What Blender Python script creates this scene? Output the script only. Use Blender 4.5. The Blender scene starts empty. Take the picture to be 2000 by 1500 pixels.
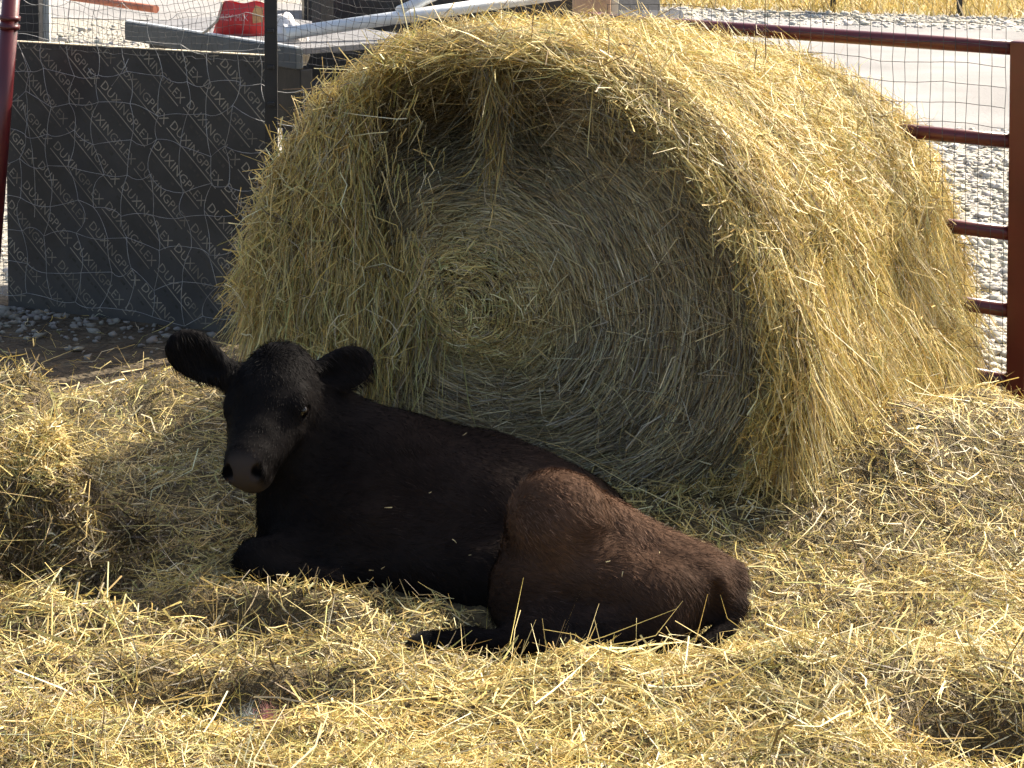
import bpy, bmesh, math, random
import numpy as np
from mathutils import Vector, Matrix
import openvdb

random.seed(7)
rng = np.random.default_rng(11)
R = math.radians
scene = bpy.context.scene
COL = scene.collection

# ------------------------------------------------------------------ camera
CAM_H = 1.7
PITCH = R(3.0)
FPX = 4331.0                      # focal length in photograph pixels (2000 wide)
AXIS_ROW = -365 + FPX * math.tan(PITCH)          # photograph row of the optical axis (horizon at row -365)
cam_data = bpy.data.cameras.new("camera")
cam_data.sensor_width = 36.0
cam_data.lens = 36.0 * FPX / 2000.0
cam_data.shift_y = -(750.0 - AXIS_ROW) / 2000.0
cam_data.clip_start = 0.05
cam_data.clip_end = 2000
cam = bpy.data.objects.new("camera", cam_data)
COL.objects.link(cam)
cam.location = (0, 0, CAM_H)
cam.rotation_euler = (math.pi / 2 - PITCH, 0, 0)
scene.camera = cam

# ------------------------------------------------------------------ light
SUN_AZ, SUN_EL = R(49), R(43)     # azimuth from +Y towards +X
world = bpy.data.worlds.new("World")
scene.world = world
world.use_nodes = True
wn = world.node_tree.nodes
sky = wn.new("ShaderNodeTexSky")
sky.sky_type = 'NISHITA'
sky.sun_disc = False
sky.sun_elevation = SUN_EL
sky.sun_rotation = SUN_AZ
sky.air_density = 1.0
sky.dust_density = 4.5
sky.ozone_density = 0.0
wn["Background"].inputs[1].default_value = 0.13
world.node_tree.links.new(sky.outputs[0], wn["Background"].inputs[0])
sun_data = bpy.data.lights.new("sun", 'SUN')
sun_data.energy = 5.0
sun_data.angle = R(0.5)
sun_data.color = (1.0, 0.92, 0.77)
sun = bpy.data.objects.new("sun", sun_data)
COL.objects.link(sun)
sdir = Vector((math.sin(SUN_AZ) * math.cos(SUN_EL), math.cos(SUN_AZ) * math.cos(SUN_EL), math.sin(SUN_EL)))
sun.rotation_euler = (-sdir).to_track_quat('-Z', 'Y').to_euler()
sun.location = sdir * 20
scene.view_settings.view_transform = 'Standard'
scene.view_settings.look = 'None'
scene.view_settings.exposure = 1.07
scene.view_settings.gamma = 1.0
scene.cycles.max_bounces = 6
scene.cycles.diffuse_bounces = 3
scene.cycles.use_adaptive_sampling = True
scene.cycles.adaptive_threshold = .035
scene.cycles.transparent_max_bounces = 4

# ------------------------------------------------------------------ helpers
CP, SP = math.cos(PITCH), math.sin(PITCH)
def ray(px, py):
    x = (px - 1000.0) / FPX
    y = -(py - AXIS_ROW) / FPX
    return np.array([x, CP + y * SP, -SP + y * CP])
def at(px, py, Y):
    d = ray(px, py); t = Y / d[1]
    return np.array([d[0] * t, Y, CAM_H + d[2] * t])
def on_z(px, py, z):
    d = ray(px, py); t = (z - CAM_H) / d[2]
    return np.array([d[0] * t, d[1] * t, z])
def unit(v):
    v = np.asarray(v, float)
    return v / np.maximum(np.linalg.norm(v, axis=-1, keepdims=True), 1e-9)

_lat = rng.random((4, 64, 64))
def vnoise(x, y, k=0):
    x = np.asarray(x, float); y = np.asarray(y, float)
    xi = np.floor(x).astype(int); yi = np.floor(y).astype(int)
    fx = x - xi; fy = y - yi
    fx = fx * fx * (3 - 2 * fx); fy = fy * fy * (3 - 2 * fy)
    T = _lat[k]
    a = T[xi % 64, yi % 64]; b = T[(xi + 1) % 64, yi % 64]
    c = T[xi % 64, (yi + 1) % 64]; d = T[(xi + 1) % 64, (yi + 1) % 64]
    return (a * (1 - fx) + b * fx) * (1 - fy) + (c * (1 - fx) + d * fx) * fy
def fnoise(x, y, k=0, o=3):
    s = 0; a = .5
    for i in range(o):
        s = s + a * vnoise(x * 2 ** i + 7.3 * i, y * 2 ** i - 3.1 * i, k); a *= .5
    return s / (1 - .5 ** o)

# ---- materials
def mat(name):
    m = bpy.data.materials.new(name); m.use_nodes = True
    nt = m.node_tree
    b = nt.nodes["Principled BSDF"]
    return m, nt, b
def noise_mat(name, c1, c2, scale=20, rough=.7, metal=0, bump=.2, c3=None, spec=.5, detail=6, bscale=None, dist=.01):
    m, nt, b = mat(name)
    N, L = nt.nodes.new, nt.links.new
    tc = N("ShaderNodeTexCoord")
    n1 = N("ShaderNodeTexNoise"); n1.inputs["Scale"].default_value = scale; n1.inputs["Detail"].default_value = detail
    L(tc.outputs["Object"], n1.inputs["Vector"])
    cr = N("ShaderNodeValToRGB")
    cr.color_ramp.elements[0].position = .35; cr.color_ramp.elements[1].position = .65
    cr.color_ramp.elements[0].color = (*c1, 1); cr.color_ramp.elements[1].color = (*c2, 1)
    if c3:
        e = cr.color_ramp.elements.new(.8); e.color = (*c3, 1)
    L(n1.outputs["Fac"], cr.inputs[0]); L(cr.outputs[0], b.inputs["Base Color"])
    b.inputs["Roughness"].default_value = rough
    b.inputs["Metallic"].default_value = metal
    b.inputs["Specular IOR Level"].default_value = spec
    if bump:
        n2 = N("ShaderNodeTexNoise"); n2.inputs["Scale"].default_value = bscale or scale * 4; n2.inputs["Detail"].default_value = 4
        L(tc.outputs["Object"], n2.inputs["Vector"])
        bp = N("ShaderNodeBump"); bp.inputs["Strength"].default_value = bump; bp.inputs["Distance"].default_value = dist
        L(n2.outputs["Fac"], bp.inputs["Height"]); L(bp.outputs[0], b.inputs["Normal"])
    return m
def col_mat(name, rough=.6, spec=.3, trans=0.0):
    m, nt, b = mat(name)
    N, L = nt.nodes.new, nt.links.new
    at_ = N("ShaderNodeAttribute"); at_.attribute_name = "Col"
    L(at_.outputs["Color"], b.inputs["Base Color"])
    b.inputs["Roughness"].default_value = rough
    b.inputs["Specular IOR Level"].default_value = spec
    if trans:
        t = N("ShaderNodeBsdfTranslucent"); L(at_.outputs["Color"], t.inputs["Color"])
        mx = N("ShaderNodeMixShader"); mx.inputs[0].default_value = trans
        L(b.outputs[0], mx.inputs[1]); L(t.outputs[0], mx.inputs[2])
        L(mx.outputs[0], nt.nodes["Material Output"].inputs[0])
    return m

M = {}
M['straw'] = col_mat('straw', .5, .35, .15)
M['fur'] = col_mat('fur', .6, .025)
M['hide'] = col_mat('hide', .6, .012)
M['haycore'] = noise_mat('hay_core', (.07, .050, .022), (.20, .15, .065), 60, .9, 0, .9, dist=.02)
M['maroon'] = noise_mat('maroon_paint', (.078, .0095, .0115), (.105, .015, .016), 8, .30, 0, .15, c3=(.085, .025, .021), bscale=150, dist=.001)
M['black_steel'] = noise_mat('black_steel', (.012, .012, .013), (.022, .022, .023), 12, .5, 0, .1)
M['wire'] = noise_mat('galvanised_wire', (.10, .10, .10), (.20, .20, .20), 30, .5, .4, 0)
M['dark_wire'] = noise_mat('weathered_wire', (.05, .05, .05), (.11, .11, .11), 30, .6, .3, 0)
M['net'] = noise_mat('white_netting', (.24, .24, .235), (.42, .42, .40), 30, .5, .1, 0)
M['wood'] = noise_mat('post_timber', (.48, .29, .17), (.60, .38, .24), 14, .75, 0, .3)
M['film'] = noise_mat('black_film_face', (.014, .0145, .015), (.022, .022, .023), 5, .33, 0, .08, c3=(.034, .034, .035), spec=.45)
def dusty_film():
    m, nt, b = mat('black_film_face')
    N, L = nt.nodes.new, nt.links.new
    geo = N("ShaderNodeNewGeometry"); sep = N("ShaderNodeSeparateXYZ"); L(geo.outputs["Position"], sep.inputs[0])
    n1 = N("ShaderNodeTexNoise"); n1.inputs["Scale"].default_value = 4; n1.inputs["Detail"].default_value = 8; n1.inputs["Roughness"].default_value = .65
    L(geo.outputs["Position"], n1.inputs["Vector"])
    hz = N("ShaderNodeMapRange"); L(sep.outputs[2], hz.inputs[0]); hz.inputs[1].default_value = .42; hz.inputs[2].default_value = -.05; hz.inputs[3].default_value = -.1; hz.inputs[4].default_value = .25
    ad = N("ShaderNodeMath"); L(n1.outputs["Fac"], ad.inputs[0]); L(hz.outputs[0], ad.inputs[1])
    cr = N("ShaderNodeValToRGB"); e = cr.color_ramp.elements
    e[0].position, e[0].color = .38, (.026, .0265, .0275, 1); e[1].position, e[1].color = .92, (.095, .090, .080, 1)
    x = e.new(.62); x.color = (.050, .050, .050, 1)
    L(ad.outputs[0], cr.inputs[0]); L(cr.outputs[0], b.inputs["Base Color"])
    b.inputs["Roughness"].default_value = .40
    return m
M['film'] = dusty_film()
M['ply_edge'] = noise_mat('plywood_edge', (.55, .46, .32), (.70, .62, .46), 60, .8)
M['print'] = noise_mat('bronze_print', (.14, .125, .10), (.33, .295, .23), 9, .45, 0, 0)
M['print_faint'] = noise_mat('faint_print', (.026, .025, .023), (.060, .056, .048), 30, .45, 0, 0)
M['slate_metal'] = noise_mat('slate_steel', (.055, .068, .078), (.085, .10, .11), 6, .5, .2, .1)
M['grey_deck'] = noise_mat('grey_deck', (.13, .128, .13), (.19, .186, .19), 14, .7)
M['red_bag'] = noise_mat('red_bag', (.55, .022, .022), (.64, .035, .03), 9, .45, 0, .5, bscale=25, dist=.01)
M['bag_print'] = noise_mat('bag_print', (.62, .32, .30), (.72, .45, .42), 20, .6, 0, 0)
M['bag_gold'] = noise_mat('bag_gold', (.34, .16, .07), (.50, .30, .12), 40, .5, 0, .2)
M['bag_edge'] = noise_mat('bag_paper', (.66, .52, .36), (.78, .66, .48), 30, .8)
M['white_sack'] = noise_mat('white_sack', (.55, .52, .50), (.78, .74, .72), 14, .6, 0, .6, bscale=30)
M['silver'] = noise_mat('galvanised_rail', (.55, .57, .58), (.70, .72, .72), 14, .45, .25, .1)
M['vehicle'] = noise_mat('dark_vehicle_paint', (.016, .018, .022), (.024, .027, .032), 4, .35, 0, .05)
M['rubber'] = noise_mat('tyre_rubber', (.015, .015, .015), (.03, .03, .03), 20, .85)
M['lamp_red'] = noise_mat('tail_lamp', (.25, .01, .01), (.35, .015, .015), 9, .2, 0, 0)
M['road'] = noise_mat('road_gravel', (.20, .192, .186), (.29, .278, .268), 1.1, .95, 0, .9, c3=(.31, .285, .25), bscale=45)
M['stone'] = col_mat('gravel_stone', .85, .3)
M['rust_pipe'] = noise_mat('rusty_pipe', (.34, .10, .05), (.46, .16, .09), 8, .7)
M['eye'] = noise_mat('eye', (.003, .002, .002), (.006, .004, .003), 30, .08, 0, 0, spec=.6)
M['hoof'] = noise_mat('hoof', (.008, .007, .007), (.016, .014, .012), 60, .8, spec=.1)
M['pale_strip'] = noise_mat('pale_strip', (.50, .52, .48), (.62, .64, .60), 12, .6)
M['stem'] = noise_mat('dry_stem', (.05, .035, .02), (.12, .08, .04), 40, .8)

# ---- object helpers
def link(name, me, material=None, parent=None, kind=None, label=None, cat=None, group=None):
    if isinstance(me, bmesh.types.BMesh):
        bm = me; me = bpy.data.meshes.new(name); bm.to_mesh(me); bm.free()
    if material is not None and not me.materials: me.materials.append(M[material] if isinstance(material, str) else material)
    o = bpy.data.objects.new(name, me); COL.objects.link(o)
    if parent is not None:
        o.parent = parent
        o.matrix_parent_inverse = Matrix.Translation(parent.location).inverted()
    if kind: o["kind"] = kind
    if label: o["label"] = label
    if cat: o["category"] = cat
    if group: o["group"] = group
    return o
def thing(name, loc, label, cat, group=None):
    o = bpy.data.objects.new(name, None); COL.objects.link(o)
    o.location = Vector([float(a) for a in loc]); o.empty_display_size = .1
    o["label"] = label; o["category"] = cat
    if group: o["group"] = group
    return o
def fast_mesh(name, V, F, cols=None, smooth=False):
    V = np.ascontiguousarray(V, np.float32).reshape(-1, 3); F = np.ascontiguousarray(F, np.int32)
    me = bpy.data.meshes.new(name)
    k = F.shape[1]
    me.vertices.add(len(V)); me.vertices.foreach_set("co", V.ravel())
    me.loops.add(F.size); me.loops.foreach_set("vertex_index", F.ravel())
    me.polygons.add(len(F)); me.polygons.foreach_set("loop_start", np.arange(0, F.size, k, dtype=np.int32))
    if smooth: me.polygons.foreach_set("use_smooth", np.ones(len(F), bool))
    if cols is not None:
        a = me.attributes.new("Col", 'FLOAT_COLOR', 'POINT')
        c = np.ones((len(V), 4), np.float32); c[:, :3] = cols
        a.data.foreach_set("color", c.ravel())
    me.update(calc_edges=True)
    return me
def ribbon_mesh(name, P, D, L, W, C, bend, side, seg=3, tip=.25, wob=None, keep=None):
    """N curved ribbons: start P, direction D, length L, width W, colour C, bend vector (added as L*t^2)."""
    n = len(P)
    t = np.linspace(0, 1, seg + 1)[None, :, None]
    pts = P[:, None] + D[:, None] * (L[:, None, None] * t) + bend[:, None] * (L[:, None, None] * t * t)
    if wob is not None:
        pts = pts + wob[:, None] * (L[:, None, None] * np.sin(2 * math.pi * t))
    if keep is not None:
        ok = keep(pts.reshape(-1, 3)).reshape(n, seg + 1).all(axis=1)
        pts, W, C, side = pts[ok], W[ok], C[ok], side[ok]; n = len(pts)
    tan = np.gradient(pts, axis=1)
    s = unit(np.cross(tan, np.broadcast_to(side[:, None], tan.shape)))
    w = W[:, None, None] * (.5 * (1 - (1 - tip) * t ** 3))
    V = np.stack([pts - s * w, pts + s * w], axis=2).reshape(-1, 3)
    base = (np.arange(n) * (seg + 1) * 2)[:, None, None]
    r = (np.arange(seg) * 2)[None, :, None]
    F = (base + r + np.array([0, 1, 3, 2])[None, None, :]).reshape(-1, 4)
    cols = np.repeat(C, (seg + 1) * 2, axis=0)
    return fast_mesh(name, V, F, cols)

def box(bm, c, size, rot=None, bevel=0):
    """axis box centred at c, rot a 3x3"""
    m = Matrix.Translation(Vector([float(x) for x in c]))
    if rot is not None: m = m @ rot.to_4x4()
    r = bmesh.ops.create_cube(bm, size=1, matrix=m @ Matrix.Diagonal((*[float(s) for s in size], 1)))
    if bevel:
        es = list({e for v in r['verts'] for e in v.link_edges})
        bmesh.ops.bevel(bm, geom=es, offset=bevel, segments=2, affect='EDGES', profile=.6)
def tube(bm, pts, r, n=10, cap=True):
    pts = [Vector([float(a) for a in p]) for p in pts]
    rs = r if hasattr(r, '__len__') else [r] * len(pts)
    rings = []
    for i, p in enumerate(pts):
        d = (pts[min(i + 1, len(pts) - 1)] - pts[max(i - 1, 0)]).normalized()
        a = d.cross(Vector((0, 0, 1)))
        if a.length < .05: a = d.cross(Vector((1, 0, 0)))
        a.normalize(); b = d.cross(a)
        rings.append([bm.verts.new(p + (a * math.cos(2 * math.pi * k / n) + b * math.sin(2 * math.pi * k / n)) * rs[i]) for k in range(n)])
    for q in range(len(rings) - 1):
        for k in range(n):
            f = bm.faces.new((rings[q][k], rings[q][(k + 1) % n], rings[q + 1][(k + 1) % n], rings[q + 1][k])); f.smooth = n > 4
    if cap:
        bm.faces.new(rings[0][::-1]); bm.faces.new(rings[-1])
def wires_mesh(name, A, B, r, n=3):
    """straight thin prisms from A to B"""
    d = unit(B - A)
    ref = np.where(np.abs(d[:, 2:3]) > .9, np.array([[1., 0, 0]]), np.array([[0, 0, 1.]]))
    a = unit(np.cross(d, ref)); b = np.cross(d, a)
    ang = np.arange(n) * 2 * math.pi / n
    ring = (a[:, None] * np.cos(ang)[None, :, None] + b[:, None] * np.sin(ang)[None, :, None]) * r
    V = np.concatenate([A[:, None] + ring, B[:, None] + ring], axis=1).reshape(-1, 3)
    base = (np.arange(len(A)) * 2 * n)[:, None, None]
    q = np.array([[k, (k + 1) % n, n + (k + 1) % n, n + k] for k in range(n)])[None]
    return fast_mesh(name, V, (base + q).reshape(-1, 4))
GZ = -0.05                        # level of the bare ground

# ------------------------------------------------------------------ ground, road
PANEL_N = unit(np.array([-.44, -.90]))           # towards the camera
PANEL_A = np.array([-1.87, 7.84])                # left end of the panel foot
def make_ground():
    m, nt, b = mat('ground_soil_gravel')
    N, L = nt.nodes.new, nt.links.new
    geo = N("ShaderNodeNewGeometry"); sep = N("ShaderNodeSeparateXYZ"); L(geo.outputs["Position"], sep.inputs[0])
    def noise(sc, det=5):
        n = N("ShaderNodeTexNoise"); n.inputs["Scale"].default_value = sc; n.inputs["Detail"].default_value = det
        L(geo.outputs["Position"], n.inputs["Vector"]); return n
    def ramp(src, stops):
        r = N("ShaderNodeValToRGB"); els = r.color_ramp.elements
        els[0].position, els[0].color = stops[0][0], (*stops[0][1], 1)
        els[1].position, els[1].color = stops[-1][0], (*stops[-1][1], 1)
        for p, c in stops[1:-1]:
            e = els.new(p); e.color = (*c, 1)
        L(src, r.inputs[0]); return r
    n1 = noise(14); n2 = noise(3); n3 = noise(70, 3)
    soil = ramp(n1.outputs["Fac"], [(.3, (.055, .042, .028)), (.6, (.11, .085, .055)), (.75, (.17, .14, .09))])
    vor = N("ShaderNodeTexVoronoi"); vor.inputs["Scale"].default_value = 38; L(geo.outputs["Position"], vor.inputs["Vector"])
    grav = ramp(vor.outputs["Color"], [(.1, (.28, .255, .21)), (.5, (.37, .345, .295)), (.9, (.44, .41, .36))])
    grass = ramp(n2.outputs["Fac"], [(.3, (.32, .24, .10)), (.6, (.48, .37, .17)), (.75, (.55, .45, .24))])
    def line_mask(ax, ay, off, width, nz):
        a = N("ShaderNodeMath"); a.operation = 'MULTIPLY'; L(sep.outputs[0], a.inputs[0]); a.inputs[1].default_value = ax
        c = N("ShaderNodeMath"); c.operation = 'MULTIPLY_ADD'; L(sep.outputs[1], c.inputs[0]); c.inputs[1].default_value = ay; L(a.outputs[0], c.inputs[2])
        d = N("ShaderNodeMath"); d.operation = 'MULTIPLY_ADD'; L(n2.outputs["Fac"], d.inputs[0]); d.inputs[1].default_value = nz; L(c.outputs[0], d.inputs[2])
        r = N("ShaderNodeMapRange"); L(d.outputs[0], r.inputs[0]); r.inputs[1].default_value = off; r.inputs[2].default_value = off + width
        return r
    out = line_mask(.44, .90, .44 * PANEL_A[0] + .9 * PANEL_A[1] + .15, .3, .2)
    far = line_mask(.35, 1.0, 20.9, .8, 1.2)
    mx = N("ShaderNodeMix"); mx.data_type = 'RGBA'; L(out.outputs[0], mx.inputs[0]); L(soil.outputs[0], mx.inputs[6]); L(grav.outputs[0], mx.inputs[7])
    my = N("ShaderNodeMix"); my.data_type = 'RGBA'; L(far.outputs[0], my.inputs[0]); L(mx.outputs[2], my.inputs[6]); L(grass.outputs[0], my.inputs[7])
    L(my.outputs[2], b.inputs["Base Color"]); b.inputs["Roughness"].default_value = .95; b.inputs["Specular IOR Level"].default_value = .2
    bp = N("ShaderNodeBump"); bp.inputs["Strength"].default_value = .9; bp.inputs["Distance"].default_value = .02
    ad = N("ShaderNodeMath"); L(n3.outputs["Fac"], ad.inputs[0]); L(vor.outputs["Distance"], ad.inputs[1])
    L(ad.outputs[0], bp.inputs["Height"]); L(bp.outputs[0], b.inputs["Normal"])
    bm = bmesh.new()
    xs = [-600, -60, -12, -4, 0, 4, 12, 60, 600]; ys = [-40, -5, 3, 6, 9, 13, 20, 30, 60, 200, 900]
    g = [[bm.verts.new((x, y, GZ)) for y in ys] for x in xs]
    for i in range(len(xs) - 1):
        for j in range(len(ys) - 1): bm.faces.new((g[i][j], g[i + 1][j], g[i + 1][j + 1], g[i][j + 1]))
    link('ground', bm, m, kind='structure', label='bare soil and pale gravel ground of the farmyard')
make_ground()
def make_road():
    bm = bmesh.new()
    near = [(-60, 24.0), (-12, 21.4), (-3, 18.6), (0, 14.2), (2, 12.2), (4, 11.6), (12, 10.6), (60, 7)]
    far = [(-60, 23.5), (-12, 22), (-3, 20.6), (0, 19.6), (2, 18.9), (4, 18.2), (12, 16.6), (60, 12)]
    a = [bm.verts.new((x, y, GZ + .006)) for x, y in near]; b = [bm.verts.new((x, y, GZ + .006)) for x, y in far]
    for i in range(len(a) - 1): bm.faces.new((a[i], a[i + 1], b[i + 1], b[i]))
    link('road', bm, 'road', kind='structure', label='pale compacted gravel farm road beyond the gate')
make_road()

def stones(name, xy, size, z0, seed, cmul=1.0):
    rg = np.random.default_rng(seed)
    bm = bmesh.new(); bmesh.ops.create_icosphere(bm, subdivisions=1, radius=1)
    v0 = np.array([v.co[:] for v in bm.verts]); f0 = np.array([[v.index for v in f.verts] for f in bm.faces]); bm.free()
    n = len(xy)
    V = v0[None] * (1 + .40 * rg.standard_normal((n, len(v0), 1)).clip(-1.4, 1.4))
    V = V * np.stack([rg.uniform(.7, 1.3, n), rg.uniform(.6, 1.1, n), rg.uniform(.4, .75, n)], 1)[:, None]
    a = rg.uniform(0, 6.28, n); ca, sa = np.cos(a)[:, None], np.sin(a)[:, None]
    X = V[..., 0] * ca - V[..., 1] * sa; Y = V[..., 0] * sa + V[..., 1] * ca
    V = np.stack([X, Y, V[..., 2]], -1) * size[:, None, None]
    V[..., 0] += xy[:, 0:1]; V[..., 1] += xy[:, 1:2]; V[..., 2] += (z0 + size * .25)[:, None]
    F = f0[None] + (np.arange(n) * len(v0))[:, None, None]
    g = rg.uniform(.36, .47, n)[:, None] * np.stack([np.ones(n), rg.uniform(.91, .96, n), rg.uniform(.74, .86, n)], 1) * cmul
    return fast_mesh(name, V, F.reshape(-1, 3), np.repeat(g, len(v0), axis=0))
def make_gravel():
    t = rng.uniform(-.1, 1.0, 1500); s = np.abs(rng.normal(0, .20, 1500)) + .02
    d = np.array([.9, -.44])
    xy = PANEL_A + d * t[:, None] + PANEL_N * s[:, None]
    keep = rng.random(1500) < np.exp(-t * 2.0) * .55
    xy = xy[keep]
    link('gravel', stones('gravel', xy, rng.lognormal(-4.6, .40, len(xy)).clip(.005, .024), np.full(len(xy), GZ), 3, .55), 'stone', kind='stuff',
         label='loose pale stones scattered along the foot of the black panel', cat='gravel')
    n = 15000
    xy = np.stack([rng.uniform(.8, 4.2, n), 6.6 + 5.6 * rng.random(n) ** 1.2], 1)
    xy = xy[(xy[:, 1] - 6.2) > (1.45 - xy[:, 0]) * .75 + .15]
    n2 = 6500
    x2 = np.stack([rng.uniform(-3.6, .6, n2), 8.2 + 10 * rng.random(n2) ** 1.3], 1)
    n3 = 3500
    x3 = np.stack([rng.uniform(-1, 6.5, n3), rng.uniform(0, 1.3, n3)], 1); x3[:, 1] += 18.9 - .33 * x3[:, 0] + .1
    xy = np.concatenate([xy, x2, x3])
    link('crushed_stone', stones('crushed_stone', xy, rng.lognormal(-4.45, .5, len(xy)).clip(.005, .038), np.full(len(xy), GZ), 4, 1.15), 'stone', kind='stuff',
         label='crushed white stone covering the yard outside the pen', cat='gravel')
make_gravel()

# ------------------------------------------------------------------ the calf (a field of blended volumes, polygonised once)
VOX = .0052
HEADC = None
def calf_frames():
    f = unit(np.array([-.18, -.765, -.610]))
    v = np.array([0, -.6, .8]); n0 = unit(v - f * v.dot(f)); s0 = np.cross(n0, f)
    ph = R(15)
    n = math.cos(ph) * n0 - math.sin(ph) * s0
    s = math.cos(ph) * s0 + math.sin(ph) * n0
    return at(528, 690, 4.90), f, s, n
HO, HF, HS, HN = calf_frames()
HK = .81
def hd(f, s, n): return HO + HF * (f * HK) + HS * s + HN * n
HM = np.stack([HF, HS, HN])                        # rows: local axes
BX = unit(np.array([.86, -.46, -.06])); BY = unit(np.cross([0, 0, 1.], BX)); BZ = np.cross(BX, BY)
BM = np.stack([BX, BY, BZ])
I3 = np.eye(3)
def axes_from(long, normal):
    l = unit(long); nn = np.asarray(normal, float); nn = unit(nn - l * nn.dot(l)); return np.stack([l, np.cross(nn, l), nn])
prims = []
def ell(c, r, k=.04, A=I3, op='u'): prims.append(('e', np.asarray(c, float), np.asarray(r, float), A, k, op))
def cone(a, b, ra, rb, k=.04, op='u'): prims.append(('c', np.asarray(a, float), np.asarray(b, float), (ra, rb), k, op))
# trunk
ell(at(745, 965, 4.97), (.21, .185, .195), .05, BM)
ell(at(920, 1000, 4.93), (.30, .195, .185), .06, BM)
ell(at(1085, 1038, 4.86), (.18, .150, .132), .06, BM)
ell(at(900, 1110, 4.77), (.30, .125, .115), .06, BM)
cone(at(700, 1030, 4.84), at(690, 1100, 4.80), .115, .10, .06)         # shoulder blade
# neck, brisket
cone(at(600, 812, 5.00), at(700, 930, 4.98), .093, .16, .05)
cone(at(575, 850, 4.93), at(598, 1050, 4.88), .085, .108, .05)
# hind quarters
HINDR = len(prims)
cone(at(1150, 1052, 4.60), at(1375, 1140, 4.48), .094, .062, .02)
HIND0 = len(prims)
ell(at(1090, 1028, 4.555), (.112, .105, .110), .022, BM)
cone(at(1100, 1125, 4.55), at(1290, 1176, 4.44), .108, .085, .03)
cone(at(1040, 1150, 4.52), at(1045, 1235, 4.45), .083, .058, .03)
cone(at(1060, 1240, 4.42), at(1290, 1228, 4.38), .058, .048, .025)
cone(at(1320, 1180, 4.44), at(1380, 1165, 4.44), .062, .048, .03)
ell(at(1072, 962, 4.61), (.045, .035, .032), .03, BM)                      # point of the hip
cone(at(1010, 1075, 4.60), at(1000, 1190, 4.50), .035, .045, .045)          # flank fold
# hind cannon and foot
cone(at(1190, 1258, 4.35), at(915, 1252, 4.44), .032, .028, .02)
cone(at(915, 1252, 4.44), at(855, 1262, 4.45), .030, .037, .02)
cone(at(1090, 1272, 4.35), at(1155, 1288, 4.31), .034, .028, .015)
# tail
cone(at(1372, 1096, 4.53), at(1428, 1132, 4.49), .033, .034, .02)
cone(at(1428, 1132, 4.49), at(1436, 1176, 4.45), .032, .024, .012)
cone(at(1436, 1176, 4.45), at(1415, 1225, 4.41), .023, .018, .012)
cone(at(1415, 1225, 4.41), at(1370, 1262, 4.36), .018, .016, .012)
# front legs, folded
cone(at(660, 1075, 4.82), at(510, 1092, 4.74), .085, .046, .04)
ell(at(495, 1095, 4.73), (.05, .045, .042), .03)
cone(at(505, 1105, 4.72), at(650, 1140, 4.68), .032, .028, .02)
cone(at(590, 1060, 4.98), at(520, 1075, 4.93), .06, .04, .03)
# head
ell(hd(.055, 0, -.075), (.105, .088, .080), .03, HM)
ell(hd(-.005, 0, -.050), (.055, .060, .050), .03, HM)
cone(hd(.09, 0, -.075), hd(.285, 0, -.060), .074, .046, .04)
cone(hd(.12, .040, -.075), hd(.27, .024, -.066), .045, .034, .03)
cone(hd(.12, -.040, -.075), hd(.27, -.024, -.066), .045, .034, .03)
ell(hd(.100, .040, -.120), (.080, .044, .060), .04, HM)
ell(hd(.100, -.040, -.120), (.080, .044, .060), .04, HM)
cone(hd(.13, 0, -.135), hd(.30, 0, -.098), .046, .032, .04)
ell(hd(.318, 0, -.060), (.036, .049, .039), .03, HM)
ell(hd(.338, 0, -.074), (.028, .043, .036), .02, HM)
ell(hd(.300, 0, -.108), (.045, .040, .026), .02, HM)
for sg in (1, -1):
    ell(hd(.118, sg * .080, -.050), (.036, .020, .022), .02, HM)       # brow
    ell(hd(.135, sg * .084, -.066), (.024, .016, .018), .010, HM)      # lids
    ell(hd(.350, sg * .036, -.054), (.016, .017, .017), .012, HM)      # nostril wing
    cone(hd(.18, sg * .058, -.085), hd(.26, sg * .040, -.082), .022, .018, .03)
cone(hd(.03, 0, -.13), at(640, 850, 5.02), .085, .10, .05)
# ears
EARS = []
for c, tip, base, nrm in ((at(388, 699, 4.90), at(335, 662, 4.90), at(450, 735, 4.93), (.25, -.95, .12)),
                          (at(668, 722, 4.96), at(722, 700, 4.98), at(608, 745, 4.95), (-.30, -.93, .15))):
    A = axes_from(tip - base, nrm)
    EARS.append((c, A))
    ell(c + A[0] * .004, (.072, .050, .012), .012, A)
    ell(c + A[0] * .022, (.048, .043, .011), .012, A)
    cone(base - A[0] * .015, c - A[0] * .035, .036, .026, .025)
# hollows
for sg in (1, -1):
    ell(hd(.368, sg * .033, -.046), (.036, .0125, .0155), .004, HM, 's')
    ell(hd(.362, sg * .043, -.034), (.020, .0085, .0095), .004, HM, 's')
    ell(hd(.140, sg * .099, -.064), (.019, .015, .012), .005, HM, 's')
for c, A in EARS:
    ell(c + A[2] * .016 + A[0] * .006, (.052, .034, .013), .008, A, 's')
    ell(c + A[2] * .030 - A[0] * .03, (.030, .020, .028), .008, A, 's')
cone(at(1394, 1150, 4.41), at(1398, 1195, 4.40), .018, .026, .010, 's')

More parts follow.
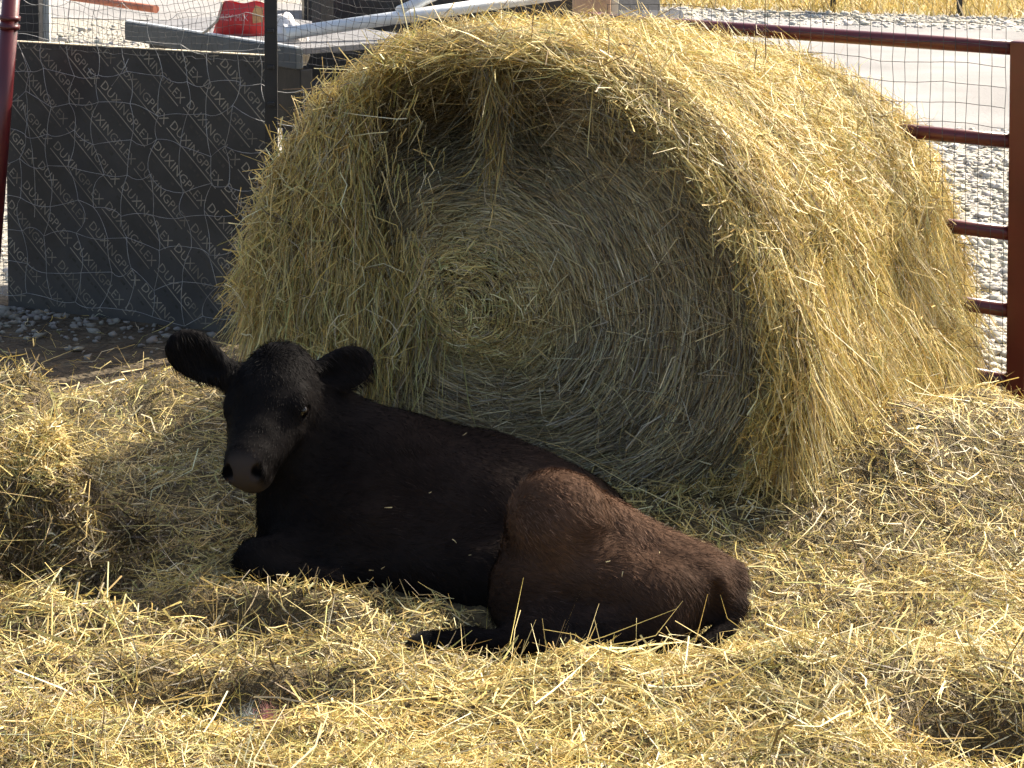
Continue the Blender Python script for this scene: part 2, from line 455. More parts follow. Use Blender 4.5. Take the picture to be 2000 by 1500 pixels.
G0 = np.array([-.85, 4.12, -.06]); G1 = np.array([.66, 5.30, .68])
NG = np.ceil((G1 - G0) / VOX).astype(int)
FIELD = np.full(NG, .1, np.float32)
AX = [G0[i] + VOX * np.arange(NG[i]) for i in range(3)]
def prim_eval(p, X, Y, Z):
    if p[0] == 'e':
        _, c, r, A, k, op = p
        q = [A[i][0] * (X - c[0]) + A[i][1] * (Y - c[1]) + A[i][2] * (Z - c[2]) for i in range(3)]
        k0 = np.sqrt(sum((q[i] / r[i]) ** 2 for i in range(3))); k1 = np.sqrt(sum((q[i] / r[i] ** 2) ** 2 for i in range(3)))
        return k0 * (k0 - 1) / np.maximum(k1, 1e-6)
    _, a, b, (ra, rb), k, op = p
    ab = b - a
    t = np.clip(((X - a[0]) * ab[0] + (Y - a[1]) * ab[1] + (Z - a[2]) * ab[2]) / ab.dot(ab), 0, 1)
    return np.sqrt((X - a[0] - t * ab[0]) ** 2 + (Y - a[1] - t * ab[1]) ** 2 + (Z - a[2] - t * ab[2]) ** 2) - (ra + (rb - ra) * t)
for p in prims:
    k = p[4]; mg = k + .03
    if p[0] == 'e': lo = p[1] - p[2].max() - mg; hi = p[1] + p[2].max() + mg
    else:
        rr = max(p[3]); lo = np.minimum(p[1], p[2]) - rr - mg; hi = np.maximum(p[1], p[2]) + rr + mg
    i0 = np.clip(((lo - G0) / VOX).astype(int), 0, NG - 1); i1 = np.clip(((hi - G0) / VOX).astype(int) + 1, 1, NG)
    sl = tuple(slice(i0[i], i1[i]) for i in range(3))
    X = AX[0][sl[0]][:, None, None]; Y = AX[1][sl[1]][None, :, None]; Z = AX[2][sl[2]][None, None, :]
    d = prim_eval(p, X, Y, Z); a = FIELD[sl]
    if p[5] == 'u':
        h = np.clip(.5 + .5 * (a - d) / k, 0, 1); FIELD[sl] = a * (1 - h) + d * h - k * h * (1 - h)
    else:
        d = -d; h = np.clip(.5 - .5 * (a - d) / k, 0, 1); FIELD[sl] = a * (1 - h) + d * h + k * h * (1 - h)
zc = AX[2][None, None, :]
FIELD = np.maximum(FIELD, (-.045 - zc)).astype(np.float32)
FIELD[0] = FIELD[-1] = .05; FIELD[:, 0] = .05; FIELD[:, -1] = .05; FIELD[:, :, 0] = .05; FIELD[:, :, -1] = .05
def calf_d(P):
    q = (P - G0) / VOX
    i = np.round(q).astype(int)
    inside = ((i >= 0) & (i < NG)).all(axis=1)
    out = np.full(len(P), .1)
    j = i[inside]; out[inside] = FIELD[j[:, 0], j[:, 1], j[:, 2]]
    return out
def clear_of_calf(P): return calf_d(P) > .002

def smoothstep(a, b, x):
    t = np.clip((x - a) / (b - a), 0, 1); return t * t * (3 - 2 * t)
def head_local(P): return (P - HO) @ HM.T
def coat_colour(P):
    """natural coat: black head and neck, browner towards the rump, grey bare muzzle"""
    n = len(P)
    u = (P - at(800, 960, 4.95)) @ BX                       # along the body, rump positive
    dh = np.full(n, 1.0)
    for p in (prims[HINDR], prims[HIND0], prims[HIND0 + 1], prims[HIND0 + 2]): dh = np.minimum(dh, prim_eval(p, P[:, 0], P[:, 1], P[:, 2]))
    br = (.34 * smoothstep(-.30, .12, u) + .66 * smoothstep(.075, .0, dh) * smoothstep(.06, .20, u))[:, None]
    br = br * (.22 + .78 * smoothstep(.02, .21, P[:, 2]))[:, None]      # dark legs; lit top and shaded lower side painted into the coat
    nz = fnoise(P[:, 0] * 9 + 3, P[:, 2] * 9 + P[:, 1] * 6, 1)[:, None]
    black = np.array([.0078, .0071, .0072]); brown = np.array([.074, .043, .028])
    mid = np.array([.019, .0135, .0115])
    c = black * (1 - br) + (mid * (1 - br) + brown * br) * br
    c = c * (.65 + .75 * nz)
    q = head_local(P)
    mz = (smoothstep(.240, .278, q[:, 0]) * smoothstep(.052, .024, np.abs(q[:, 1])) * (q[:, 2] > -.125) * (q[:, 2] < -.005) * (np.linalg.norm(P - hd(.34, 0, -.06), axis=1) < .08))[:, None]
    c = c * (1 - mz) + np.array([.040, .033, .030]) * mz
    for sg in (1, -1):                                      # shade of the nostril holes painted into the dark skin
        dn = np.linalg.norm((P - hd(.352, sg * .035, -.046)) / np.array([.017, .022, .017]), axis=1)
        ni = smoothstep(1.0, .7, dn)[:, None]; c = c * (1 - ni) + np.array([.004, .0035, .0035]) * ni
    return c, mz[:, 0], br[:, 0], q
def build_calf():
    g = openvdb.FloatGrid(); g.copyFromArray(FIELD)
    pts, quads = g.convertToQuads(isovalue=0.0)
    V = np.asarray(pts, float) * VOX + G0; Fq = np.asarray(quads)[:, ::-1]
    # light smoothing of the polygonised surface away from the face
    E = np.concatenate([Fq[:, [0, 1]], Fq[:, [1, 2]], Fq[:, [2, 3]], Fq[:, [3, 0]]])
    for it in range(3):
        S = np.zeros_like(V); n = np.zeros(len(V))
        for a in range(3):
            S[:, a] = np.bincount(E[:, 0], V[E[:, 1], a], len(V)) + np.bincount(E[:, 1], V[E[:, 0], a], len(V))
        n = np.bincount(E[:, 0], minlength=len(V)) + np.bincount(E[:, 1], minlength=len(V))
        wgt = np.where(np.linalg.norm((V - HO) @ HM.T - np.array([.17, 0, -.07]), axis=1) < .22, .45 if it == 0 else .0, .45)[:, None]
        V = V * (1 - wgt) + wgt * S / np.maximum(n, 1)[:, None]
    # vertex normals
    fn = np.cross(V[Fq[:, 2]] - V[Fq[:, 0]], V[Fq[:, 3]] - V[Fq[:, 1]])
    VN = np.zeros_like(V)
    for k in range(4):
        for a in range(3): VN[:, a] += np.bincount(Fq[:, k], fn[:, a], len(V))
    VN = unit(VN)
    # orientation check: the field must grow along the normal
    if (calf_d(V + VN * .02) < calf_d(V - VN * .02)).mean() > .5:
        VN = -VN; Fq = Fq[:, ::-1]; fn = -fn
    lump = (fnoise(V[:, 0] * 14, V[:, 2] * 14 + V[:, 1] * 11, 2) - .5)[:, None]
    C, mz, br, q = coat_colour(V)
    V = V + VN * lump * .009 * (1 - mz)[:, None] + VN * ((fnoise(V[:, 0] * 5 + 4, V[:, 2] * 6 + V[:, 1] * 5, 0) - .5)[:, None] * .020 * (1 - smoothstep(.30, .22, np.linalg.norm(q - np.array([.12, 0, -.07]), axis=1)))[:, None])
    root = thing('calf', (*at(900, 1000, 4.85)[:2], GZ), 'black calf with brown rump lying in the hay, head turned to the camera', 'calf')
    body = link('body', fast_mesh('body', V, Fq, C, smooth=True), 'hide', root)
    # fur
    area = np.linalg.norm(fn, axis=1) * .5
    cen = V[Fq].mean(axis=1); fnn = unit(fn)
    vis = (cen[:, 2] > -.03)
    pr = area * vis
    view = unit(np.array([0, 0, CAM_H]) - cen)
    pr = pr * (.25 + (np.einsum('ij,ij->i', fnn, view) > -.35))
    n = 80000
    fi = rng.choice(len(Fq), n, p=pr / pr.sum())
    w = rng.dirichlet((1, 1, 1, 1), n)
    P = np.einsum('nk,nkj->nj', w, V[Fq[fi]]); Nn = unit(np.einsum('nk,nkj->nj', w, VN[Fq[fi]]))
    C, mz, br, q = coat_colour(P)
    onhead = smoothstep(.16, .10, np.linalg.norm((q - np.array([.12, 0, -.08])) / np.array([1.4, .9, .9]), axis=1))
    flow_body = np.tile(BX * .8 + np.array([0, -.1, -.55]), (n, 1))
    flow_head = HF[None] * .9 + HS[None] * np.sign(q[:, 1:2]) * .25
    flow = flow_body * (1 - onhead)[:, None] + flow_head * onhead[:, None]
    poll = np.exp(-((q[:, 0] - .0) / .05) ** 2 - (q[:, 1] / .05) ** 2) * (q[:, 2] > -.12)
    swirl = np.stack([fnoise(P[:, 0] * 5, P[:, 2] * 5, 0) - .5, fnoise(P[:, 0] * 5, P[:, 2] * 5 + P[:, 1] * 4, 1) - .5, fnoise(P[:, 1] * 5 + P[:, 0] * 3, P[:, 2] * 5, 2) - .5], 1)
    flow = flow + swirl * 2.2
    T = unit(flow - Nn * np.einsum('ij,ij->i', flow, Nn)[:, None])
    lift = .28 + .35 * rng.random(n) + .9 * poll
    lift = np.where(br > .5, lift + .12, lift)
    D = unit(T + Nn * lift[:, None] + rng.normal(0, .16, (n, 3)))
    ear = np.zeros(n)
    for c, A in EARS: ear = np.maximum(ear, np.exp(-(np.linalg.norm(P - c, axis=1) / .085) ** 4))
    Ln = .012 + .010 * rng.random(n) + .003 * br
    Ln = Ln * (1 - onhead * .55) + .032 * poll * rng.random(n)
    Ln = Ln * (1 + .35 * ear)
    Ln = Ln * (1 - mz)
    keep = Ln > .003
    shade = rng.uniform(.6, 1.4, n)[:, None]
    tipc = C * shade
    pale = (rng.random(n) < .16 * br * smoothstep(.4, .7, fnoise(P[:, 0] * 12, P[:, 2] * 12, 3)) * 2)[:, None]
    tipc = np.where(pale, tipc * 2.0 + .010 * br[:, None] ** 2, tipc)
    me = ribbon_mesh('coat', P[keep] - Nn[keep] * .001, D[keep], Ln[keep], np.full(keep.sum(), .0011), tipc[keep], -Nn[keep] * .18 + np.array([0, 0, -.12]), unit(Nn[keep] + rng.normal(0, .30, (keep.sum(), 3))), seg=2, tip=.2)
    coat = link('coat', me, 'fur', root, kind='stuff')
    # eyes
    for sg in (1, -1):
        bm = bmesh.new(); bmesh.ops.create_uvsphere(bm, u_segments=20, v_segments=12, radius=.0175)
        for f in bm.faces: f.smooth = True
        e = link('eye', bm, 'eye', root)
        e.matrix_parent_inverse = Matrix.Translation(root.location).inverted()
        e.location = Vector(hd(.138, sg * .0835, -.062))
    # hooves
    for a, b, r0 in ((at(858, 1262, 4.45), at(800, 1272, 4.46), .034),):
        bm = bmesh.new()
        tube(bm, [a, a * .6 + b * .4, b], [r0 * .9, r0 * 1.05, r0 * .75], 14)
        link('hoof', bm, 'hoof', root)
    # chaff caught in the coat
    fr = np.einsum('ij,ij->i', fnn, view) > .25
    fi = rng.choice(np.flatnonzero(fr & vis & (cen[:, 0] > -.42)), 15)
    Pc = cen[fi] + fnn[fi] * .010
    T = unit(np.cross(fnn[fi], rng.normal(0, 1, (15, 3))))
    me = ribbon_mesh('chaff', Pc, T, rng.uniform(.004, .014, 15), rng.uniform(.0012, .0024, 15), np.tile(np.array([.5, .4, .2]), (15, 1)), rng.normal(0, .2, (15, 3)), fnn[fi], 3)
    link('chaff', me, 'straw', root, kind='stuff')
    return root
calf = build_calf()

# ------------------------------------------------------------------ hay colours
PAL = np.array([[.42, .295, .098], [.55, .412, .135], [.67, .51, .178], [.74, .605, .27], [.46, .42, .148], [.41, .34, .205], [.17, .116, .052], [.83, .735, .46]])
def hay_col(n, w, mul=None):
    w = np.asarray(w, float); w = w / w.sum()
    c = PAL[rng.choice(len(PAL), n, p=w)] * rng.uniform(.72, 1.18, (n, 1))
    c = c * rng.uniform(.95, 1.05, (n, 3))
    if mul is not None: c = c * mul
    return c.clip(.01, .85)
W_GOLD = [2, 3, 4, 3, 1.6, .6, 1, 1.2]
W_WEATHER = [3, 2, 1.2, .8, 1.0, 4, 3, .5]
W_GREEN = [2.5, 3, 2.2, 1.6, 2.4, 1.8, 1.8, .8]

# ------------------------------------------------------------------ round bale
BA = R(30)
bax = np.array([math.sin(BA), math.cos(BA), 0]); bh = np.array([math.cos(BA), -math.sin(BA), 0]); bup = np.array([0, 0, 1.])
BC = at(955, 585, 5.58); BL = 1.48
HW, HT, HWR = .69, .65, .80
HB = BC[2] - GZ
def radii(th):
    c, s = np.cos(th), np.sin(th)
    p = np.where(s < 0, 2.5, 2.12)
    hv = np.where(s > 0, HT, HB)
    k = (np.abs(c) ** p + np.abs(s) ** p) ** (-1 / p)
    return np.where(c > 0, HWR, HW) * c * k, hv * s * k
def face_depth(r, th):
    d = .025 + .045 * (1 - r) ** 1.0 - .05 * np.exp(-((r - .12) / .18) ** 2)
    dth = (th - R(112) + math.pi) % (2 * math.pi) - math.pi
    d = d + .30 * np.exp(-(dth / R(30)) ** 2 - ((r - .66) / .17) ** 2)
    d = d + .05 * np.exp(-(((th - R(60) + math.pi) % (2 * math.pi) - math.pi) / R(40)) ** 2 - ((r - .62) / .2) ** 2)
    d4 = (th - R(2) + math.pi) % (2 * math.pi) - math.pi
    d = d + .13 * np.exp(-(d4 / R(30)) ** 2 - ((r - .925) / .045) ** 2)
    d = d + .05 * smoothstep(.90, 1.0, r) ** 2 * (np.sin(th) < .55)
    d = d + .05 * (fnoise(r * np.cos(th) * 5 + 9, r * np.sin(th) * 5 + 4, 1) - .5)
    return d
def face_pt(r, th):
    x, z = radii(th)
    d = face_depth(r, th)
    q = (1 - r) ** 1.5
    return BC + bh * (x * r - .10 * q)[..., None] + bup * (z * r - .03 * q)[..., None] + bax * d[..., None]
def side_pt(u, th, off=0.0):
    x, z = radii(th)
    s = 1 + .06 * (fnoise(u * 3.1 + 2, np.cos(th) * 3 + np.sin(th) * 2.2 + 8, 2) - .5) * 2 + .07 * (fnoise(u * 9 + 4, th * 6 + 11, 0, 2) - .5)
    s = s - .04 * smoothstep(.04, -.06, u) - .10 * smoothstep(BL - .25, BL, u) ** 2
    x = x * s * (1 - .07 * smoothstep(.3, BL, u)); z = np.where(z > 0, z * s * (1 - .035 * u - .15 * smoothstep(.45, BL, u)), z * s)
    low = smoothstep(.15, -.75, np.sin(th)) * (np.cos(th) > 0)
    x = x + .16 * low * (.5 + .5 * smoothstep(.1, .7, u))
    nx, nz = np.cos(th), np.sin(th)
    return BC + bh * (x + nx * off)[..., None] + bup * (z + nz * off)[..., None] + bax * u[..., None]
bale = thing('hay_bale', (BC[0] + bax[0] * BL / 2, BC[1] + bax[1] * BL / 2, GZ), 'big round hay bale with frayed spiral end behind the calf', 'hay bale')
def build_bale_core():
    nth = 96; th = np.linspace(-math.pi, math.pi, nth, endpoint=False)
    rings = []
    for r in np.linspace(.02, .97, 22): rings.append(face_pt(np.full(nth, r), th) + bax * .02)
    for u in np.linspace(.05, BL, 22): rings.append(side_pt(np.full(nth, u), th, -.02))
    for r in np.linspace(.85, .05, 6):
        x, z = radii(th); rings.append(BC + bh * (x * r * .9)[:, None] + bup * (z * r * .9)[:, None] + bax * (BL + .02))
    V = np.array(rings); nr = len(rings)
    i = np.arange(nr - 1)[:, None]; j = np.arange(nth)[None]
    F = np.stack([i * nth + j, (i + 1) * nth + j, (i + 1) * nth + (j + 1) % nth, i * nth + (j + 1) % nth], -1).reshape(-1, 4)
    link('core', fast_mesh('core', V.reshape(-1, 3), F, smooth=True), 'haycore', bale)
build_bale_core()
def num_tan(fn, a, b, e=1e-3):
    p0 = fn(a, b - e); p1 = fn(a, b + e); return unit(p1 - p0)
def num_nrm(fn, a, b, outward):
    ta = fn(a + 1e-3, b) - fn(a - 1e-3, b); tb = fn(a, b + 1e-3) - fn(a, b - 1e-3)
    n = unit(np.cross(ta, tb)); s = np.sign(np.einsum('ij,ij->i', n, outward)); return n * np.where(s == 0, 1, s)[:, None]
def clear_low(P): return clear_of_calf(P) & (P[:, 2] > GZ)
def strand_batch(name, P, T, Nn, L, W, C, jit=.25, lift=.06, lift_sd=.10, droop=.10, curl=.18, parent=None, kind='stuff', seg=3, back=True, tip=.35, arc=None, kink=.06):
    n = len(P)
    B = np.cross(Nn, T)
    ang = rng.normal(0, jit, n)[:, None]
    D = unit(T * np.cos(ang) + B * np.sin(ang) + Nn * (lift + rng.normal(0, lift_sd, n))[:, None])
    bend = unit(rng.normal(0, 1, (n, 3))) * (curl * rng.gamma(1.6, 1.0, n).clip(0, 2.6)).clip(0, .9)[:, None] - np.array([0, 0, 1.]) * (droop * rng.random(n))[:, None] - Nn * .05
    P0 = P - D * (L * .5)[:, None] if back else P
    if arc is not None: D = D - arc; bend = bend + arc
    L = L / (1 + .75 * np.linalg.norm(bend, axis=1))
    wob = rng.normal(0, kink, (n, 3)) * rng.gamma(1.5, .8, n).clip(0, 2.2)[:, None]
    side = unit(Nn + rng.normal(0, .55, (n, 3)))
    me = ribbon_mesh(name, P0, D, L, W, C, bend, side, seg, tip=tip, wob=wob, keep=clear_low)
    return link(name, me, 'straw', parent, kind=kind)
def widths(n, lo=.0015, hi=.0039): return lo + (hi - lo) * rng.random(n) ** 1.8
def build_bale_hay():
    # spiral end
    n = 54000
    r = np.sqrt(rng.random(n)) * .99; th = rng.uniform(-math.pi, math.pi, n)
    P = face_pt(r, th)
    T = num_tan(face_pt, r, th); Nn = num_nrm(face_pt, r, th, np.tile(-bax, (n, 1)))
    swirl = r > .28
    C = hay_col(n, W_WEATHER) * .98
    grn = fnoise(P[:, 0] * 4, P[:, 2] * 4, 0)
    inner = smoothstep(.45, .15, r)[:, None]
    C = C * (1 - inner) + hay_col(n, W_GREEN) * 1.12 * inner
    band = .62 + .62 * fnoise(r * 22, th * 2.0, 3, 2)[:, None]
    C = C * band
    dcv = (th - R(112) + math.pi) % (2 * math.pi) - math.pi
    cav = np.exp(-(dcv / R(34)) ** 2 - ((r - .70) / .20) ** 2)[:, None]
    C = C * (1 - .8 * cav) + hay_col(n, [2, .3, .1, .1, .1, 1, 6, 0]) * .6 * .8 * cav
    ang = rng.random(n) < .12 + .34 * (r < .33)
    L = np.where(swirl, rng.uniform(.12, .42, n), rng.uniform(.06, .22, n)) * np.clip(r + .35, .4, 1.1)
    cen = BC - bh * .10 - bup * .03
    inw = cen - P; inw = inw - bax * (inw @ bax)[:, None]; Rr = np.linalg.norm(inw, axis=1); inw = unit(inw)
    arc = inw * (L / (2 * np.maximum(Rr, .12))).clip(0, .9)[:, None]
    grey = C.mean(axis=1, keepdims=True) * np.array([1.10, .98, .78])
    C = (C * (.62 + .3 * inner) + grey * (.38 - .3 * inner)) * 1.06
    P = P + Nn * (rng.random(n) ** 2 * .02)[:, None]
    a = ~ang
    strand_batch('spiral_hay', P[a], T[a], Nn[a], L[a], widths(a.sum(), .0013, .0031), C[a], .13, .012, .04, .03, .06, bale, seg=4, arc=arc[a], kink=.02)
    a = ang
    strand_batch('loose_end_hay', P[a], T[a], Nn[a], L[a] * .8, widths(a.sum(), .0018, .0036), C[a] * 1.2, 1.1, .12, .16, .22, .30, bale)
    # wrapped side, visible from above, right and front
    n = 70000
    u = rng.random(n) ** 1.15 * (BL + .10) - .06; th = rng.uniform(R(-75), R(165), n)
    P = side_pt(u, th, 0); T = num_tan(side_pt, u, th); Nn = num_nrm(side_pt, u, th, P - (BC + bax * u[:, None]))
    cl = fnoise(u * 6, th * 4, 0)
    C = hay_col(n, W_GOLD) * (.78 + .42 * cl[:, None])
    P = P + Nn * (rng.random(n) ** 1.6 * .045 - .012)[:, None]
    loose = rng.random(n) < .55
    fa = (fnoise(u * 5 + 1, th * 4 + 20, 3) - .5) * 5.0
    T = unit(T * np.cos(fa * loose)[:, None] + np.cross(Nn, T) * np.sin(fa * loose)[:, None])
    a = loose
    strand_batch('side_tangle', P[a], T[a], Nn[a], rng.uniform(.05, .18, a.sum()), widths(a.sum()), C[a], .6, .10, .22, .20, .45, bale)
    a = ~loose
    strand_batch('side_wrap', P[a], T[a], Nn[a], rng.uniform(.10, .30, a.sum()), widths(a.sum()), C[a], .32, .04, .10, .12, .20, bale)
    # straws standing off the outline
    n = 1500
    u = rng.uniform(-.05, BL, n); th = rng.uniform(R(-30), R(165), n)
    P = side_pt(u, th, .01); T = num_tan(side_pt, u, th); Nn = num_nrm(side_pt, u, th, P - (BC + bax * u[:, None]))
    strand_batch('stray_straw', P, T, Nn, rng.uniform(.06, .17, n), widths(n, .0018, .0045), hay_col(n, [1, 2, 4, 4, 1, .5, .5, 3]), 1.2, .55, .35, .45, .4, bale, back=False)
    # hay hanging from the rim over the left part of the end
    n = 12000
    x = -(.12 + .90 * rng.beta(2.4, 1.1, n)); hi = np.sqrt(np.clip(1 - np.minimum(np.abs(x), 1) ** 2.1, 0, 1))
    z0 = hi * (1 - rng.random(n) ** 1.4 * 1.3)
    off = -.02 - .09 * rng.random(n) * smoothstep(.2, .6, np.abs(x))
    P = BC + bh * (x * HW)[:, None] + bup * (z0 * HT)[:, None] + bax * (.03 + off)[:, None]
    lean = -.10 + .5 * (1 - np.abs(x)) * -1 * smoothstep(.3, .9, z0)
    D = unit(np.stack([np.zeros(n)] * 3, 1) + bup * -1.0 + bh * (lean + rng.normal(0, .27, n) + 0.8 * (fnoise(x * 7 + 3, z0 * 4, 1) - .5))[:, None] + bax * rng.normal(-.06, .10, n)[:, None])
    L = rng.uniform(.06, .28, n) * np.where((x > -.52) & (z0 > .30), .35, 1.0)
    gone = (x > -.50) & (z0 > .25) & (rng.random(n) < .85)
    P, D, L, x, z0 = P[~gone], D[~gone], L[~gone], x[~gone], z0[~gone]; n = len(P)
    C = hay_col(n, W_GREEN) * (.8 + .4 * fnoise(x * 9, z0 * 3, 2)[:, None])
    me = ribbon_mesh('hanging_hay', P, D, L, widths(n), C, rng.normal(0, .10, (n, 3)) - bax * .04, unit(-bax + rng.normal(0, .5, (n, 3))), 3, .35, rng.normal(0, .03, (n, 3)), clear_low)
    link('hanging_hay', me, 'straw', bale, kind='stuff')
    n = 2000
    k = rng.integers(0, len(P), n); P2 = P[k] - bax * (.03 + .04 * rng.random(n))[:, None] - bup * (.10 * rng.random(n))[:, None]
    strand_batch('drape_tangle', P2, np.tile(-bup, (n, 1)), np.tile(-bax, (n, 1)), rng.uniform(.05, .20, n), widths(n), hay_col(n, W_GOLD), .9, .05, .2, .25, .35, bale)
    # fringe hanging over the right rim, and the tuft below the top
    n = 2400
    th = rng.uniform(R(-52), R(72), n); u = rng.uniform(.0, .16, n)
    P = side_pt(u, th, .0 + .02 * rng.random(n))
    D = unit(-bup * 1.0 + bh * rng.normal(.10, .22, n)[:, None] + bax * rng.normal(-.10, .2, n)[:, None])
    C = hay_col(n, W_WEATHER) * .95
    me = ribbon_mesh('rim_fringe', P, D, rng.uniform(.06, .24, n), widths(n), C, rng.normal(0, .14, (n, 3)), unit(-bax + rng.normal(0, .5, (n, 3))), 3, .35, rng.normal(0, .03, (n, 3)), clear_low)
    link('rim_fringe', me, 'straw', bale, kind='stuff')
    n = 420
    P = np.stack([at(px, py, 5.53) for px, py in zip(rng.normal(968, 13, n) + rng.normal(0, 8, n), 115 + 190 * rng.random(n) ** 1.5)])
    P = P + bax * rng.normal(0, .02, n)[:, None]
    D = unit(np.array([0, -.02, -1.]) + rng.normal(0, .2, (n, 3)))
    me = ribbon_mesh('rim_tuft', P, D, rng.uniform(.05, .15, n), widths(n), hay_col(n, W_WEATHER) * .65, rng.normal(0, .3, (n, 3)), unit(rng.normal(0, 1, (n, 3))), 3, .35, None, clear_low)
    link('rim_tuft', me, 'straw', bale, kind='stuff')
    # long hanging stalks on the right flank
    n = 9000
    u = rng.uniform(-.02, BL, n); th = rng.uniform(R(-60), R(14), n)
    P = side_pt(u, th, .01 + .03 * rng.random(n))
    D = unit(-bup + bh * rng.normal(.16, .24, n)[:, None] + bax * rng.normal(0, .25, n)[:, None])
    me = ribbon_mesh('flank_stalks', P, D, rng.uniform(.08, .28, n), widths(n), hay_col(n, W_GOLD), rng.normal(0, .12, (n, 3)), unit(bh - bax * .6 + rng.normal(0, .5, (n, 3))), 3, .35, rng.normal(0, .03, (n, 3)), clear_low)
    link('flank_stalks', me, 'straw', bale, kind='stuff')
build_bale_hay()

# ------------------------------------------------------------------ loose hay on the ground
def gbump(x, y, c, rx, ry, h, rot=0):
    dx, dy = x - c[0], y - c[1]
    ca, sa = math.cos(rot), math.sin(rot)
    a = (dx * ca + dy * sa) / rx; b = (-dx * sa + dy * ca) / ry
    return h * np.exp(-a * a - b * b)
MOUNDS = [(on_z(380, 770, .05), .25, .20, .10, 0), (on_z(600, 1205, .06), .30, .085, .105, -.3), (on_z(565, 1165, .06), .20, .07, .075, -.2), (on_z(815, 1300, .03), .10, .05, .05, 0),
          (on_z(1740, 935, .05), .46, .26, .17, 0), (on_z(1930, 880, .05), .22, .25, .13, 0), (on_z(1500, 1010, .02), .2, .14, .05, 0),
          (on_z(1250, 1400, .03), .5, .12, .04, 0), (on_z(470, 1318, .05), .28, .05, .06, 0), (on_z(1990, 1425, .05), .2, .05, .06, 0), (on_z(300, 1330, .02), .35, .10, .035, 0), (on_z(20, 1250, 0), .25, .1, .05, 0)]
PITS = [(on_z(215, 1085, .0), .08, .14, -.08, .3), (on_z(110, 1185, 0), .15, .06, -.10, 0), (on_z(470, 1240, 0), .24, .07, -.11, -.2), (on_z(420, 1380, .03), .22, .13, -.14, 0),
        (on_z(1950, 1465, .03), .17, .11, -.12, 0), (on_z(200, 940, .1), .08, .06, -.05, 0), (on_z(1055, 1288, 0), .42, .16, -.105, -.05), (on_z(1400, 1230, 0), .15, .09, -.04, 0)]
HEAP = at(-15, 950, 4.95); HEAP_H = .33
def heap_d(x, y): return (((x - HEAP[0]) / .27) ** 2 + ((y - HEAP[1]) / .34) ** 2) ** .5 * (1 + .55 * (fnoise(x * 5 + 2, y * 5 + 7, 3) - .5))
def heap_slope(x, y):
    d = heap_d(x, y)
    return smoothstep(.40, .70, d) * smoothstep(1.5, 1.25, d) * smoothstep(HEAP[0] - .05, HEAP[0] + .10, x) * (y < HEAP[1] + .15)
def hay_h(x, y):
    h = .018 + .085 * (fnoise(x * 3.3 + 5, y * 3.3, 0) - .42) + .055 * (fnoise(x * 11, y * 11, 1) - .5)
    for c, rx, ry, hh, rot in MOUNDS: h = h + gbump(x, y, c, rx, ry, hh, rot)
    for c, rx, ry, hh, rot in PITS[5:]: h = h + gbump(x, y, c, rx, ry, hh, rot)
    h = h + .055 * smoothstep(4.40, 4.1, y)
    h = h + HEAP_H * (.75 + .5 * fnoise(x * 7, y * 7, 2)) * np.exp(-heap_d(x, y) ** 4)
    p = pit_amount(x, y); h = h * (1 - p) + (GZ + .01) * p
    return np.maximum(h, GZ + .008)
def pit_amount(x, y):
    m = 0
    for c, rx, ry, hh, rot in PITS[:5]: m = m + gbump(x, y, c, rx, ry, 1.45, rot)
    return np.clip(m * (.6 + .8 * fnoise(x * 8, y * 8, 3)), 0, 1)
def hay_mask(x, y):
    """1 on the bedding, 0 on the bare strip by the panel and beyond the gate"""
    s = (x - PANEL_A[0]) * PANEL_N[0] + (y - PANEL_A[1]) * PANEL_N[1]
    nz = (fnoise(x * 3, y * 3, 2) - .5)
    m1 = np.maximum(smoothstep(.78, .98, s + nz * .45), smoothstep(-.80, -.45, x))
    gate = (y - 6.22) - (1.40 - x) * .75
    return m1 * smoothstep(.55, .25, gate + nz * .3)
